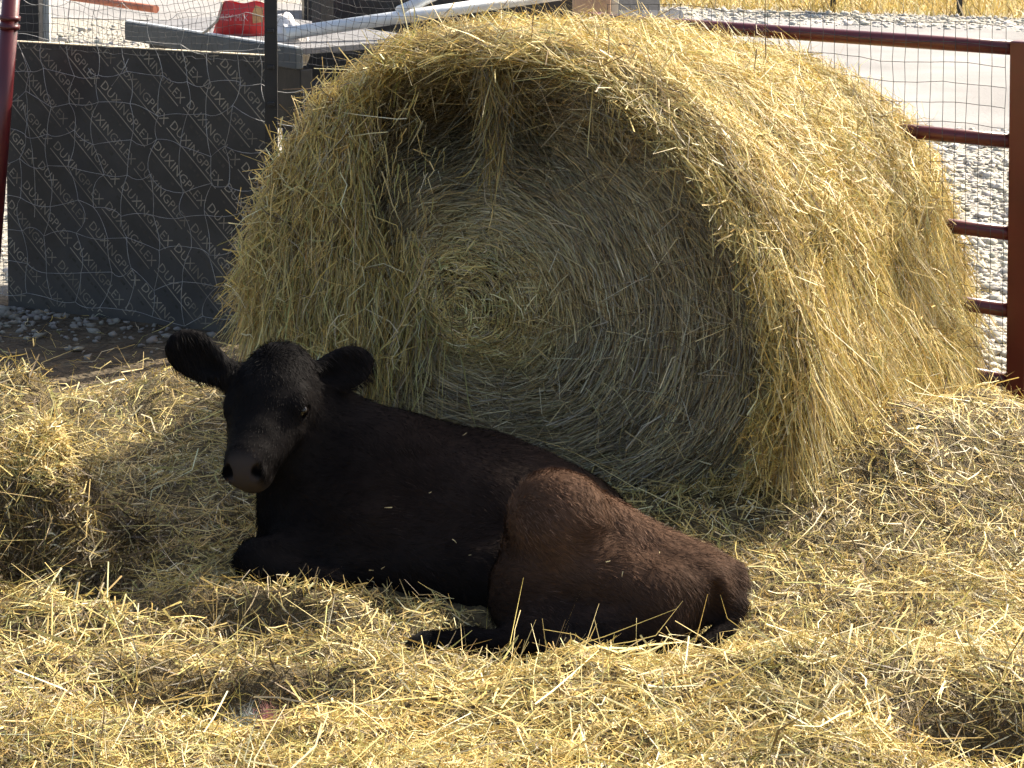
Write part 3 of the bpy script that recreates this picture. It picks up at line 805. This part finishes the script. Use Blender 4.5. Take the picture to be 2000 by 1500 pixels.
def build_loose_hay():
    x = np.linspace(-2.3, 2.6, 150); y = np.linspace(2.9, 8.6, 190)
    X, Y = np.meshgrid(x, y, indexing='ij')
    mk = hay_mask(X, Y)
    Z = hay_h(X, Y) * mk + (GZ - .03) * (1 - mk)
    V = np.stack([X, Y, Z], -1).reshape(-1, 3)
    i = np.arange(149)[:, None] * 190; j = np.arange(189)[None]
    F = np.stack([i + j, i + 190 + j, i + 191 + j, i + 1 + j], -1).reshape(-1, 4)
    bed = link('hay_bedding', fast_mesh('hay_bedding', V, F, smooth=True), 'haycore', kind='stuff', label='loose golden hay spread over the floor of the pen', cat='hay')
    def batch(n, name, Lr, jit_pitch, wts, wr, up=.012, ylo=3.2):
        pitch_hi = jit_pitch[0] > .1
        q = rng.random(n)
        yy = 1 / (1 / ylo + q * (1 / 8.2 - 1 / ylo))            # denser close by
        half = .25 * yy + .36
        xx = rng.uniform(-1, 1, n) * half
        keep = (rng.random(n) < hay_mask(xx, yy) * .91 + .09 * (xx < 1.5))
        # nothing underneath the bale
        v = np.stack([xx, yy], 1) - BC[:2]; u_ = v @ bax[:2]; h_ = v @ bh[:2]
        keep &= ~((u_ > .15) & (u_ < BL - .1) & (np.abs(h_) < HW * .75))
        keep &= rng.random(n) > .93 * pit_amount(xx, yy)
        if pitch_hi or Lr[1] > .2:                      # few tall stalks right against the calf
            near = calf_d(np.stack([xx, yy - .0, np.full(n, .04)], 1)); near = np.minimum(near, calf_d(np.stack([xx, yy + .12, np.full(n, .06)], 1)))
            keep &= ~((near < .09) & (rng.random(n) < .93))
        xx, yy = xx[keep], yy[keep]; m = len(xx)
        z = np.maximum(hay_h(xx, yy), GZ)
        mk_ = hay_mask(xx, yy); z = z * mk_ + (GZ + .004) * (1 - mk_)
        e = .02
        gx = (hay_h(xx + e, yy) - hay_h(xx - e, yy)) / (2 * e); gy = (hay_h(xx, yy + e) - hay_h(xx, yy - e)) / (2 * e)
        Nn = unit(np.stack([-gx, -gy, np.ones(m)], 1))
        a0 = fnoise(xx * 1.7 + 3, yy * 1.7, 3) * 9.0
        a = a0 + rng.normal(0, .9, m)
        H = np.stack([np.cos(a), np.sin(a), np.zeros(m)], 1)
        T = unit(H - Nn * np.einsum('ij,ij->i', H, Nn)[:, None])
        P = np.stack([xx, yy, z + up * rng.random(m) ** 1.5], 1)
        cl = fnoise(xx * 4 + 1, yy * 4 + 2, 2)
        green = (fnoise(xx * 2.1 + 6, yy * 2.1, 1) > .52)[:, None]
        dark_hay = (rng.random(m) < .8 * np.maximum(pit_amount(xx, yy), heap_slope(xx, yy)))[:, None]          # browner hay in the hollows and on the heap side
        C = np.where(green, hay_col(m, W_GREEN), hay_col(m, wts)) * (.70 + .58 * cl[:, None])
        C = np.where(dark_hay, hay_col(m, [2, .6, .2, .1, .3, 1, 5, 0]), C)
        L = rng.uniform(*Lr, m)
        pitch = jit_pitch
        strand_batch(name, P, T, Nn, L, widths(m, *wr), C, .1, pitch[0], pitch[1],   .30, .55, bed, back=pitch[0] < .3)
    batch(142000, 'short_hay', (.028, .125), (.05, .18), W_GOLD, (.0015, .0038), .015)
    batch(15000, 'long_hay', (.12, .34), (.02, .08), W_GOLD, (.0015, .0038), .03)
    # matted, older hay down the side of the heap; same dark colour in the hollows
    n = 15000
    a = rng.uniform(-math.pi * .75, .45, n); d = rng.uniform(.45, 1.32, n)
    xx = HEAP[0] + .27 * d * np.cos(a); yy = HEAP[1] + .34 * d * np.sin(a)
    P_, q_ = [np.stack([xx, yy], 1)], []
    for c, rx, ry, hh, rot in PITS[:5]:
        m = 1500; g = rng.normal(0, .5, (m, 2)); ca, sa = math.cos(rot), math.sin(rot)
        P_.append(np.stack([c[0] + g[:, 0] * rx * ca - g[:, 1] * ry * sa, c[1] + g[:, 0] * rx * sa + g[:, 1] * ry * ca], 1))
    P2 = np.concatenate(P_); xx, yy = P2[:, 0], P2[:, 1]; m = len(xx); e = .015
    gx = (hay_h(xx + e, yy) - hay_h(xx - e, yy)) / (2 * e); gy = (hay_h(xx, yy + e) - hay_h(xx, yy - e)) / (2 * e)
    Nn = unit(np.stack([-gx, -gy, np.ones(m)], 1))
    a = rng.uniform(0, 6.28, m); H = np.stack([np.cos(a), np.sin(a), -.6 * np.ones(m)], 1); T = unit(H - Nn * np.einsum('ij,ij->i', H, Nn)[:, None])
    C = np.where((rng.random(m) < .13)[:, None], hay_col(m, W_GOLD), hay_col(m, [2, .5, .1, .1, .2, 1.0, 6, .05]) * .5)
    top = (np.arange(m) < n) & (hay_h(xx, yy) > .24)
    C = np.where(top[:, None], hay_col(m, W_GOLD), C)
    strand_batch('matted_hay', np.stack([xx, yy, hay_h(xx, yy)], 1) + Nn * (.012 * rng.random(m))[:, None], T, Nn, rng.uniform(.03, .13, m), widths(m), C, .3, .08, .2, .3, .5, bed)
    batch(2400, 'upright_straw', (.03, .085), (.55, .35), [1, 2, 4, 4, 1.5, .5, .5, 3], (.0022, .0052), .01)
    batch(600, 'coarse_straw', (.08, .20), (.06, .10), [.5, 1, 3, 5, 1, .3, .2, 5], (.0042, .0070), .035)
build_loose_hay()

# ------------------------------------------------------------------ black plywood sheet with print
PDIR = np.array([PANEL_N[1] * -1, PANEL_N[0], 0.0]); PDIR = unit(np.array([.90, -.44, 0]))
PNRM = np.array([PANEL_N[0], PANEL_N[1], 0.0])
PO = np.array([PANEL_A[0], PANEL_A[1], GZ])
PW, PH, PT = 1.24, .985, .018
def panel_local(px, py):
    d = ray(px, py); o = np.array([0, 0, CAM_H])
    t = (PO - o).dot(PNRM) / d.dot(PNRM); p = o + d * t - PO
    return p.dot(PDIR), p[2]
def panel_world(u, v, w=0.0): return PO + PDIR * u + np.array([0, 0, v]) + PNRM * w
def text_mesh(s, size):
    cu = bpy.data.curves.new('t', 'FONT'); cu.body = s; cu.size = size; cu.resolution_u = 2
    o = bpy.data.objects.new('t', cu); COL.objects.link(o)
    dg = bpy.context.evaluated_depsgraph_get(); me = bpy.data.meshes.new_from_object(o.evaluated_get(dg))
    bpy.data.objects.remove(o)
    V = np.array([v.co[:2] for v in me.vertices]); F = [tuple(p.vertices) for p in me.polygons]
    bpy.data.meshes.remove(me)
    return V, F
def build_panel():
    global PW
    root = thing('plywood_panel', panel_world(PW / 2, 0), 'black film-faced plywood sheet with repeated diagonal bronze lettering', 'plywood sheet')
    def slab(name, u0, u1, v0, v1, w0, w1, m):
        bm = bmesh.new(); c = panel_world((u0 + u1) / 2, (v0 + v1) / 2, (w0 + w1) / 2)
        rot = Matrix((PDIR, -PNRM, (0, 0, 1))).transposed()
        box(bm, c, (u1 - u0, abs(w1 - w0), v1 - v0), rot)
        return link(name, bm, m, root)
    uL = panel_local(30, 80)[0] - .045; vT = panel_local(30, 80)[1]
    PW = panel_local(526, 132)[0] - uL
    slab('board', uL, uL + PW, 0, vT - .004, 0, -PT, 'film')
    slab('board_edge', uL - .002, uL + PW + .002, vT - .0035, vT, .001, -PT - .001, 'ply_edge')
    # lettering lattice read off the sheet
    O = np.array(panel_local(45, 120)); E = np.array(panel_local(129, 226))
    v1 = np.array(panel_local(145, 236)) - np.array(panel_local(207, 157)); v1 = v1 / 2
    v2 = np.array(panel_local(375, 195)) - np.array(panel_local(207, 157))
    td = unit(E - O); tl = np.linalg.norm(E - O); tn = np.array([-td[1], td[0]])
    V, F = text_mesh("DUXINGPLEX", 1.0)
    V = (V - [V[:, 0].min(), 0]) / (V[:, 0].max() - V[:, 0].min()) * tl * 1.06; V[:, 1] *= 1.0
    cap = V[:, 1].max()
    def clip_add(bm_):
        for co, no in (((uL + .004, 0, 0), (-1, 0, 0)), ((uL + PW - .004, 0, 0), (1, 0, 0)), ((0, .02, 0), (0, -1, 0)), ((0, vT - .008, 0), (0, 1, 0))):
            geom = bm_.verts[:] + bm_.edges[:] + bm_.faces[:]
            bmesh.ops.bisect_plane(bm_, geom=geom, plane_co=co, plane_no=no, clear_outer=True)
        for v in bm_.verts: v.co = Vector(panel_world(v.co.x, v.co.y, .0012))
        return bm_
    b1, b2 = bmesh.new(), bmesh.new()
    rr = random.Random(5)
    for i in range(-16, 22):
        for j in range(-9, 10):
            o = O + v1 * i + v2 * j
            if o[0] < uL - .3 or o[0] > uL + PW + .1 or o[1] < -.3 or o[1] > vT + .3: continue
            vs = [b1.verts.new((*(o + td * p[0] + tn * (p[1] - cap)), 0)) for p in V]
            for f in F:
                try: b1.faces.new([vs[k] for k in f])
                except ValueError: pass
            def bar(bm_, a0, a1, n0, n1):
                q = [o + td * a + tn * n_ for a, n_ in ((a0, n0), (a1, n0), (a1, n1), (a0, n1))]
                bm_.faces.new([bm_.verts.new((*p, 0)) for p in q])
            bar(b1, -.005, tl * 1.05, -cap * 1.47, -cap * 1.35)
            # the small worn print under each rule
            y0 = -cap * 1.9; a = .01
            while a < tl * .98:
                w = rr.uniform(.006, .022)
                if rr.random() < .72:
                    hgt = cap * rr.uniform(.18, .42); bar(b2, a, min(a + w, tl), y0 - hgt, y0 + rr.uniform(-.1, .1) * cap)
                a += w + rr.uniform(.004, .014)
    link('lettering', clip_add(b1), 'print', root, kind='stuff')
    link('small_print', clip_add(b2), 'print_faint', root, kind='stuff')
    return uL, vT
uL, vT = build_panel()

# ------------------------------------------------------------------ netting in front of and above the sheet
def build_nets():
    # coarse white netting over the sheet
    nu, nv = 13, 10
    du, dv = .112, .116
    r2 = np.random.default_rng(21)
    U = uL - .12 + np.arange(nu)[:, None] * du + r2.normal(0, .020, (nu, nv)); Vv = .06 + np.arange(nv)[None] * dv + r2.normal(0, .017, (nu, nv))
    U = U + .012 * np.sin(np.arange(nv) * 1.3)[None]
    Vv = Vv - .014 * np.abs(np.sin(np.arange(nu) * 1.5))[:, None]
    Wd = .035 + .02 * r2.random((nu, nv))
    Pn = PO + PDIR * U[..., None] + np.array([0, 0, 1.]) * Vv[..., None] + PNRM * Wd[..., None]
    A, B = [], []
    def curve(p, q, sag, k=5):
        t = np.linspace(0, 1, k + 1)[:, None]
        j = r2.normal(0, .009, 3)
        c = p * (1 - t) + q * t + (sag + j) * (4 * t * (1 - t))
        A.extend(c[:-1]); B.extend(c[1:])
    for i in range(nu):
        for j in range(nv):
            if i + 1 < nu: curve(Pn[i, j], Pn[i + 1, j], np.array([0, 0, -.004]))
            if j + 1 < nv and r2.random() < .97: curve(Pn[i, j], Pn[i, j + 1], PDIR * r2.normal(0, .006))
    for p, q in (((60, 100), (75, 180)), ((62, 200), (85, 420)), ((235, 165), (268, 112)), ((190, 130), (205, 145))):
        a = panel_world(*panel_local(*p), .05); b = panel_world(*panel_local(*q), .05)
        curve(a, b, PDIR * .01)
    me = wires_mesh('bird_netting', np.array(A), np.array(B), .00115)
    link('bird_netting', me, 'net', kind=None, label='slack white bird netting hung over the black lettered sheet', cat='netting')
    # fine dark netting above
    r2 = np.random.default_rng(22)
    nu, nv = 74, 12
    du, dv = .0235, .0245
    iu = np.arange(nu)[:, None]; iv = np.arange(nv)[None]
    U = uL - .06 + iu * du + r2.normal(0, .0022, (nu, nv)) + .020 * np.sin(iv * .8 + iu * .12) * smoothstep(4, 10, iv)
    Vv = vT - .005 + iv * dv + r2.normal(0, .0018, (nu, nv)) + .03 * np.sin(iu * .16) * smoothstep(0, 6, iv) - .012
    Wd = .03 + .02 * np.sin(iu * .33) + .01 * r2.random((nu, nv))
    Pn = PO + PDIR * U[..., None] + np.array([0, 0, 1.]) * Vv[..., None] + PNRM * Wd[..., None]
    A = np.concatenate([Pn[:-1].reshape(-1, 3), Pn[:, :-1].reshape(-1, 3)]); B = np.concatenate([Pn[1:].reshape(-1, 3), Pn[:, 1:].reshape(-1, 3)])
    link('wire_netting', wires_mesh('wire_netting', A, B, .0008), 'dark_wire', label='fine dark wire netting sagging above the black lettered sheet', cat='netting')
build_nets()

# ------------------------------------------------------------------ posts on the left
def pipe_thing(name, a, b, r, m, label, cat, n=16, extra=None, group=None):
    root = thing(name, (a[0], a[1], a[2]), label, cat, group)
    bm = bmesh.new(); tube(bm, [a, b], r, n); link('pipe', bm, m, root)
    if extra: extra(root)
    return root
def left_posts():
    a = at(-10, 420, 7.55); b = at(26, -60, 7.55); d = b - a
    foot = a - d * ((a[2] - GZ) / d[2])
    def coll(root):
        for py in (35, 52):
            c = at(19 if py < 40 else 18, py, 7.55); bm = bmesh.new()
            tube(bm, [c - unit(d) * .008, c + unit(d) * .008], .036, 18); link('clamp_band', bm, 'maroon', root)
    pipe_thing('pipe_post', foot, b, .0305, 'maroon', 'maroon steel pipe post at the corner beside the lettered sheet', 'post', extra=coll)
    # dark upright with pale strip behind
    Y = 8.15; p = at(58, 40, Y); q = at(88, 40, Y + .05)
    root = thing('dark_post', (p[0], p[1], GZ), 'dark square timber post with a pale strip behind the lettered sheet', 'post')
    bm = bmesh.new(); box(bm, (p[0], p[1], .62), (.085, .085, 1.34), bevel=.004); link('timber', bm, 'black_steel', root)
    bm = bmesh.new(); box(bm, (q[0] + .004, q[1] + .01, .62), (.026, .03, 1.34), bevel=.003); link('batten', bm, 'pale_strip', root)
    # slim black post
    p = at(529, 60, 7.22)
    root = thing('steel_post', (p[0], p[1], GZ), 'slim black steel post at the right end of the lettered sheet', 'post')
    bm = bmesh.new(); box(bm, (p[0], p[1], .60), (.042, .012, 1.30), bevel=.002); link('flange', bm, 'black_steel', root)
    bm = bmesh.new(); box(bm, (p[0], p[1] + .022, .60), (.010, .032, 1.30)); link('web', bm, 'black_steel', root)
    for k in range(9):
        bm = bmesh.new(); box(bm, (p[0] + .0, p[1] - .010, .15 + .12 * k), (.022, .010, .012), bevel=.002); link('stud', bm, 'black_steel', root)
left_posts()

# ------------------------------------------------------------------ flatbed behind the sheet, feed bag, sack, rail
def flatbed():
    A = at(250, 42, 8.55); B = at(585, 92, 7.56)
    d = B - A; d[2] = 0; dz = .0; d = unit(d); nrm = np.array([-d[1], d[0], 0]);
    if nrm[1] < 0: nrm = -nrm
    Ln = np.linalg.norm((B - A)[:2]); zt = float(A[2])
    rot = Matrix((d, nrm, (0, 0, 1))).transposed()
    mid = (A + B) / 2
    def P(u, w, z): return np.array([A[0], A[1], 0]) + d * u + nrm * w + np.array([0, 0, z])
    root = thing('flatbed_trailer', P(Ln / 2, .3, GZ), 'flat grey trailer bed with slate steel side rail behind the netting', 'trailer')
    bm = bmesh.new(); box(bm, P(Ln / 2, .0, zt - .036), (Ln, .03, .070), rot, .004); link('side_rail', bm, 'slate_metal', root)
    bm = bmesh.new(); box(bm, P(Ln / 2, -.002, zt + .003), (Ln, .022, .007), rot, .002); link('rail_cap', bm, 'silver', root)
    bm = bmesh.new(); box(bm, P(Ln / 2, .30, zt - .012), (Ln - .02, .56, .022), rot, .003); link('deck', bm, 'grey_deck', root)
    bm = bmesh.new(); box(bm, P(Ln / 2 + .08, .04, zt - .18), (Ln - .20, .05, .21), rot, .004); link('lower_beam', bm, 'black_steel', root)
    for u in (.14, Ln - .12):
        for w in (.05, .5):
            bm = bmesh.new(); box(bm, P(u, w, (zt - .07 + GZ) / 2), (.045, .045, zt - .07 - GZ), rot, .003); link('leg', bm, 'black_steel', root)
    for u in (.22, ):
        bm = bmesh.new(); box(bm, P(u + .36, .52, zt + .13), (.06, .06, .26), rot, .003); link('stake', bm, 'black_steel', root)
    # feed bag standing on the bed
    c = at(466, 60, 7.98)
    base = np.array([c[0], c[1] + .06, zt])
    root = thing('feed_bag', base, 'open red paper feed bag standing on the trailer bed', 'bag')
    bw, bh_, bt = .215, .118, .075
    yaw = -.22
    ca, sa = math.cos(yaw), math.sin(yaw)
    def BP(x, y, z): return (base[0] + x * ca - y * sa, base[1] + x * sa + y * ca, base[2] + z)
    bm = bmesh.new(); nx, nz = 14, 9; fr, bk = [], []
    r3 = random.Random(3)
    for i in range(nx + 1):
        cf, cb = [], []
        for k in range(nz + 1):
            x = (i / nx - .5) * bw; z = k / nz * bh_
            e = (1 - abs(2 * i / nx - 1) ** 3); bul = bt * .5 * e * (.55 + .45 * math.sin(math.pi * min(k / nz * .9 + .1, 1)))
            skew = .035 * (k / nz) * (1 - i / nx) 
            top = .005 * math.sin(i * .8) * (k / nz)
            cf.append(bm.verts.new(BP(x + skew, -bul + r3.uniform(-.002, .002), z + top)))
            cb.append(bm.verts.new(BP(x + skew, bul + r3.uniform(-.002, .002), z + top)) if 0 < i < nx else cf[-1])
        fr.append(cf); bk.append(cb)
    for i in range(nx):
        for k in range(nz):
            for S, fl in ((fr, 0), (bk, 1)):
                vs = [S[i][k], S[i + 1][k], S[i + 1][k + 1], S[i][k + 1]]
                vs = list(dict.fromkeys(vs[::-1] if fl else vs))
                if len(vs) > 2:
                    f = bm.faces.new(vs); f.smooth = True
    link('bag_body', bm, 'red_bag', root)
    V, F = text_mesh("IREY MIX", 1.0); V = V / V[:, 0].max() * .112
    bm = bmesh.new()
    vs = []
    for p in V:
        x = p[0] - .068; i = (x / bw + .5); e = (1 - abs(2 * i - 1) ** 3); k = .42
        bul = bt * .5 * e * (.55 + .45 * math.sin(math.pi * (k * .9 + .1)))
        vs.append(bm.verts.new(BP(x, -bul - .008, .055 + p[1] * 1.15)))
    for f in F:
        try: bm.faces.new([vs[k] for k in f])
        except ValueError: pass
    link('bag_lettering', bm, 'bag_print', root)
    bm = bmesh.new()
    pts = [(.060, .045), (.092, .05), (.094, .10), (.070, .112), (.058, .085)]
    vs = []
    for x, z in pts:
        i = (x / bw + .5); e = (1 - abs(2 * i - 1) ** 3)
        vs.append(bm.verts.new(BP(x, -bt * .5 * e - .006, z)))
    bm.faces.new(vs); link('bag_picture', bm, 'bag_gold', root)
    bm = bmesh.new()
    tube(bm, [BP(-.066, -.01, .118), BP(-.072, -.012, .085), BP(-.085, -.012, .05), BP(-.125, -.014, .012), BP(-.14, -.015, .004)], [.004, .004, .005, .006, .004], 6)
    link('open_edge', bm, 'bag_edge', root)
    # crumpled white sack by the post
    c = at(566, 78, 7.85)
    root_loc = np.array([c[0], c[1], c[2] - .09])
    bm = bmesh.new(); bmesh.ops.create_icosphere(bm, subdivisions=3, radius=1)
    for v in bm.verts:
        p = np.array(v.co[:]); k = 1 + .28 * (float(vnoise(p[0] * 3 + 5, p[2] * 3 + p[1] * 2, 1)) - .5) + .16 * (float(vnoise(p[0] * 7 + 1, p[2] * 7 - p[1] * 5, 2)) - .5)
        v.co = Vector((c[0] + p[0] * .062 * k + .03 * -p[2], c[1] + p[1] * .05 * k, c[2] + p[2] * .095 * k))
    link('crumpled_sack', bm, 'white_sack', label='crumpled white sack beside the slim black post', cat='sack')
    # pale rail to the timber post
    A = at(556, 66, 7.75); B = at(1110, -14, 8.15)
    pipe_thing('galvanised_rail', A, B, .0235, 'silver', 'pale galvanised pipe rail slanting behind the top of the bale', 'rail')
    A = at(780, 22, 7.9); B = at(960, -60, 8.3)
    pipe_thing('galvanised_brace', A, B, .020, 'silver', 'pale pipe brace rising from the galvanised rail', 'rail')
flatbed()
def timber_post():
    p = at(1155, 20, 8.0)
    root = thing('timber_post', (p[0], p[1], GZ), 'square unpainted timber gate post behind the top of the bale', 'post')
    bm = bmesh.new(); box(bm, (p[0], p[1], .68), (.135, .12, 1.46), bevel=.005); link('timber', bm, 'wood', root)
    bm = bmesh.new(); box(bm, (p[0] + .085, p[1] + .03, .68), (.028, .05, 1.46), bevel=.003); link('gate_stop', bm, 'pale_strip', root)
timber_post()
def vehicle():
    Y = 9.0
    xl = at(575, 30, Y)[0]; xr = at(1290, 30, Y)[0]; w = xr - xl; xc = (xl + xr) / 2
    root = thing('utility_vehicle', (xc, Y + 1.2, GZ), 'dark utility vehicle parked behind the bale and timber post', 'vehicle')
    bm = bmesh.new(); box(bm, (xc - .1, Y + 1.3, .80), (w - .24, 2.5, .75), bevel=.06); link('body', bm, 'vehicle', root)
    bm = bmesh.new(); box(bm, (xc - .1, Y + .035, .86), (w - .30, .04, .52), bevel=.02); link('tailgate', bm, 'vehicle', root)
    bm = bmesh.new(); box(bm, (xc, Y - .03, .42), (w - .2, .10, .12), bevel=.02); link('bumper', bm, 'black_steel', root)
    for sx in (-1, 1):
        x = xc + sx * (w / 2 - .05)
        for y in (Y + .42, Y + 2.1):
            bm = bmesh.new(); pts = [(x - .12, y, .27), (x + .12, y, .27)]
            tube(bm, [(x - .12, y, .28), (x - .08, y, .28), (x + .08, y, .28), (x + .12, y, .28)], [.27, .33, .33, .27], 24); wh = link('wheel', bm, 'rubber', root)
            bm = bmesh.new(); tube(bm, [(x - .125, y, .28), (x + .125, y, .28)], .16, 18); link('rim', bm, 'slate_metal', wh)
            # arched mudguard
            bm = bmesh.new(); ra = []
            for k in range(9):
                a = math.pi * k / 8
                ra.append([bm.verts.new((x + dx, y + math.cos(a) * rr, .42 + math.sin(a) * rr * .98)) for dx in (-.17, .17) for rr in (.42, .45)])
            for k in range(8):
                p, q = ra[k], ra[k + 1]
                for i0, i1 in ((0, 1), (1, 3), (3, 2), (2, 0)): bm.faces.new((p[i0], p[i1], q[i1], q[i0]))
            link('mudguard', bm, 'black_steel', root)
        bm = bmesh.new(); box(bm, (xc - .1 + sx * (w / 2 - .21), Y + .02, .97), (.07, .05, .14), bevel=.01); link('tail_light', bm, 'lamp_red', root)
        bm = bmesh.new(); tube(bm, [(xc - .1 + sx * (w / 2 - .2), Y + .9, 1.15), (xc - .1 + sx * (w / 2 - .26), Y + 1.1, 1.85), (xc - .1 + sx * (w / 2 - .26), Y + 2.0, 1.85), (xc - .1 + sx * (w / 2 - .2), Y + 2.3, 1.15)], .025, 10); link('roll_bar', bm, 'black_steel', root)
vehicle()
# rust-red pipe lying far behind
pipe_thing('rusty_pipe', at(140, -6, 17.5), at(305, 18, 16.8), .03, 'rust_pipe', 'rust red pipe lying on the gravel far behind the netting', 'pipe')

# ------------------------------------------------------------------ gate on the right
def gate():
    ang = math.atan2(.75, -1.0)
    gd = np.array([math.cos(ang), math.sin(ang), 0])            # towards the far end
    Rb = at(1972, 92, 6.2); g0 = np.array([Rb[0], Rb[1], 0])
    def GP(u, z, w=0): return g0 + gd * u + np.array([0, 0, z]) + np.array([gd[1], -gd[0], 0]) * w
    root = thing('tube_gate', GP(.7, GZ), 'maroon tubular steel gate with wire mesh to the right of the bale', 'gate')
    zs = [at(1972, p, 6.2)[2] for p in (93, 275, 455, 605, 742)]
    far = 1.42
    for z in zs:
        bm = bmesh.new(); pts = [GP(u, z) for u in np.linspace(-.02, far - .02, 6)]
        tube(bm, pts, .0208, 18); link('rail', bm, 'maroon', root)
    rot = Matrix.Rotation(ang, 3, 'Z')
    for u, h0 in ((-.040, -.02), (far, .03)):
        bm = bmesh.new(); box(bm, GP(u, (zs[0] + .022 + GZ + h0) / 2), (.058, .05, zs[0] + .022 - GZ - h0), rot, .005); link('upright', bm, 'maroon', root)
    bm = bmesh.new(); box(bm, GP(-.013, (zs[0] + .02 + GZ) / 2, .030), (.010, .012, zs[0] + .02 - GZ), rot, .002); link('edge_strip', bm, 'maroon', root)
    for u in (.95,):
        bm = bmesh.new(); box(bm, GP(u, (zs[0] + zs[-1]) / 2, .025), (.05, .012, zs[0] - zs[-1]), rot, .003); link('brace_strap', bm, 'maroon', root)
    # wire mesh fixed to the far face
    r2 = np.random.default_rng(31)
    nu, nv = int(far / .0385), 19
    U = .0 + np.arange(nu)[:, None] * .0385 + r2.normal(0, .0014, (nu, nv)); Z = zs[-1] - .03 + np.arange(nv)[None] * .0575 + r2.normal(0, .001, (nu, nv)) + .006 * np.sin(np.arange(nu) * .5)[:, None]
    wv = -.026 - .006 * np.sin(np.arange(nu) * .9)[:, None] * np.ones(nv)
    Pn = g0 + gd * U[..., None] + np.array([0, 0, 1.]) * Z[..., None] + np.array([gd[1], -gd[0], 0]) * wv[..., None]
    A = np.concatenate([Pn[:-1].reshape(-1, 3), Pn[:, :-1].reshape(-1, 3)]); B = np.concatenate([Pn[1:].reshape(-1, 3), Pn[:, 1:].reshape(-1, 3)])
    link('wire_mesh', wires_mesh('wire_mesh', A, B, .0010), 'dark_wire', root)
    for z in zs[1:-1]:
        bm = bmesh.new(); tube(bm, [GP(-.048, z, .012), GP(-.075, z, .030)], .0200, 16); st = link('hinge_stub', bm, 'maroon', root)
        for sg in (1, -1):
            bm = bmesh.new(); tube(bm, [GP(-.046, z + sg * .019, .030), GP(-.058, z + sg * .025, .034), GP(-.07, z + sg * .019, .038)], [.001, .0050, .001], 8); link('weld_highlight', bm, 'pale_strip', st)  # pale crescents paint the bright highlight onto each weld bead
gate()

# ------------------------------------------------------------------ far fence, dry grass
def far_things():
    for k, (px, Y, lab) in enumerate(((1627, 19.5, 'thin dark steel fence post far beyond the road carrying a dark bucket'), (1874, 19.1, 'thin dark steel fence post far beyond the road, nearest the gate post'))):
        p = on_z(px, 20, GZ); X = at(px, 20, Y)[0]
        root = thing('fence_post', (X, Y, GZ), lab, 'post', 'far fence posts')
        bm = bmesh.new(); box(bm, (X, Y, .60), (.05, .012, 1.3), bevel=.002); link('flange', bm, 'black_steel', root)
        bm = bmesh.new(); box(bm, (X, Y + .025, .60), (.012, .036, 1.3)); link('web', bm, 'black_steel', root)
        if k == 0:
            r = thing('dark_bucket', (X, Y - .06, .2), 'dark bucket hung on a far fence post', 'bucket')
            bm = bmesh.new(); tube(bm, [(X, Y - .2, .10), (X, Y - .2, .14), (X, Y - .2, .34)], [.08, .13, .17], 18); link('pail', bm, 'slate_metal', r)
            bm = bmesh.new(); tube(bm, [(X + .17 * math.cos(a), Y - .2, .34 + .15 * math.sin(a)) for a in np.linspace(0, math.pi, 9)], .006, 5); link('handle', bm, 'black_steel', r)
    n = 16000
    x = rng.uniform(-.5, 8.5, n); y = 20.35 - .35 * x + 6 * rng.random(n) ** 1.3
    P = np.stack([x, y, np.full(n, GZ)], 1)
    D = unit(np.stack([rng.normal(0, .45, n), rng.normal(0, .45, n), np.ones(n)], 1))
    me = ribbon_mesh('dry_grass', P, D, rng.uniform(.04, .16, n), np.full(n, .012), hay_col(n, [2, 3, 4, 3, .4, 1, .6, 1]), rng.normal(0, .3, (n, 3)), unit(rng.normal(0, 1, (n, 3))), 2, .2)
    link('dry_grass', me, 'straw', kind='stuff', label='dry yellow grass verge beyond the road', cat='grass')
far_things()

# ------------------------------------------------------------------ small things in the hay
def small_things():
    def curve_stem(name, pts, r, label):
        root_ = np.asarray(pts[0])
        bm = bmesh.new(); tube(bm, pts, r, 6); return link(name, bm, 'stem', label=label, cat='stem')
    curve_stem('dry_weed_stem', [at(1795, 965, 5.55), at(1812, 900, 5.57), at(1832, 820, 5.6), at(1850, 735, 5.62)], [.003, .0028, .002, .0012], 'dark dry weed stem leaning on the right flank of the bale')
    curve_stem('tall_weed_stem', [at(1488, 200, 6.0), at(1496, 110, 6.0), at(1494, 40, 6.0), at(1495, -20, 6.0)], [.0018, .0018, .0015, .001], 'single dark stem standing up in front of the gate top rail')
    # pink and grey feathers in the foreground hollow
    c = on_z(505, 1388, .02); c[2] = float(hay_h(c[0:1], c[1:2])[0]) + .022
    for dx, colr, lab in ((-.028, np.array([.30, .33, .31]), 'small grey downy feather tuft in the foreground hay'), (.016, np.array([.40, .20, .18]), 'small pinkish downy feather tuft in the foreground hay')):
        n = 500
        P = c + np.array([dx, 0, .0]) + rng.normal(0, .010, (n, 3))
        D = unit(rng.normal(0, .6, (n, 3)) + np.array([.5, -.3, .6]))
        me = ribbon_mesh('feather_tuft', P, D, rng.uniform(.015, .042, n), np.full(n, .0012), colr * rng.uniform(.6, 1.5, (n, 1)), rng.normal(0, .4, (n, 3)), unit(rng.normal(0, 1, (n, 3))), 3, .2)
        link('feather_tuft', me, 'straw', label=lab, cat='feather')
small_things()
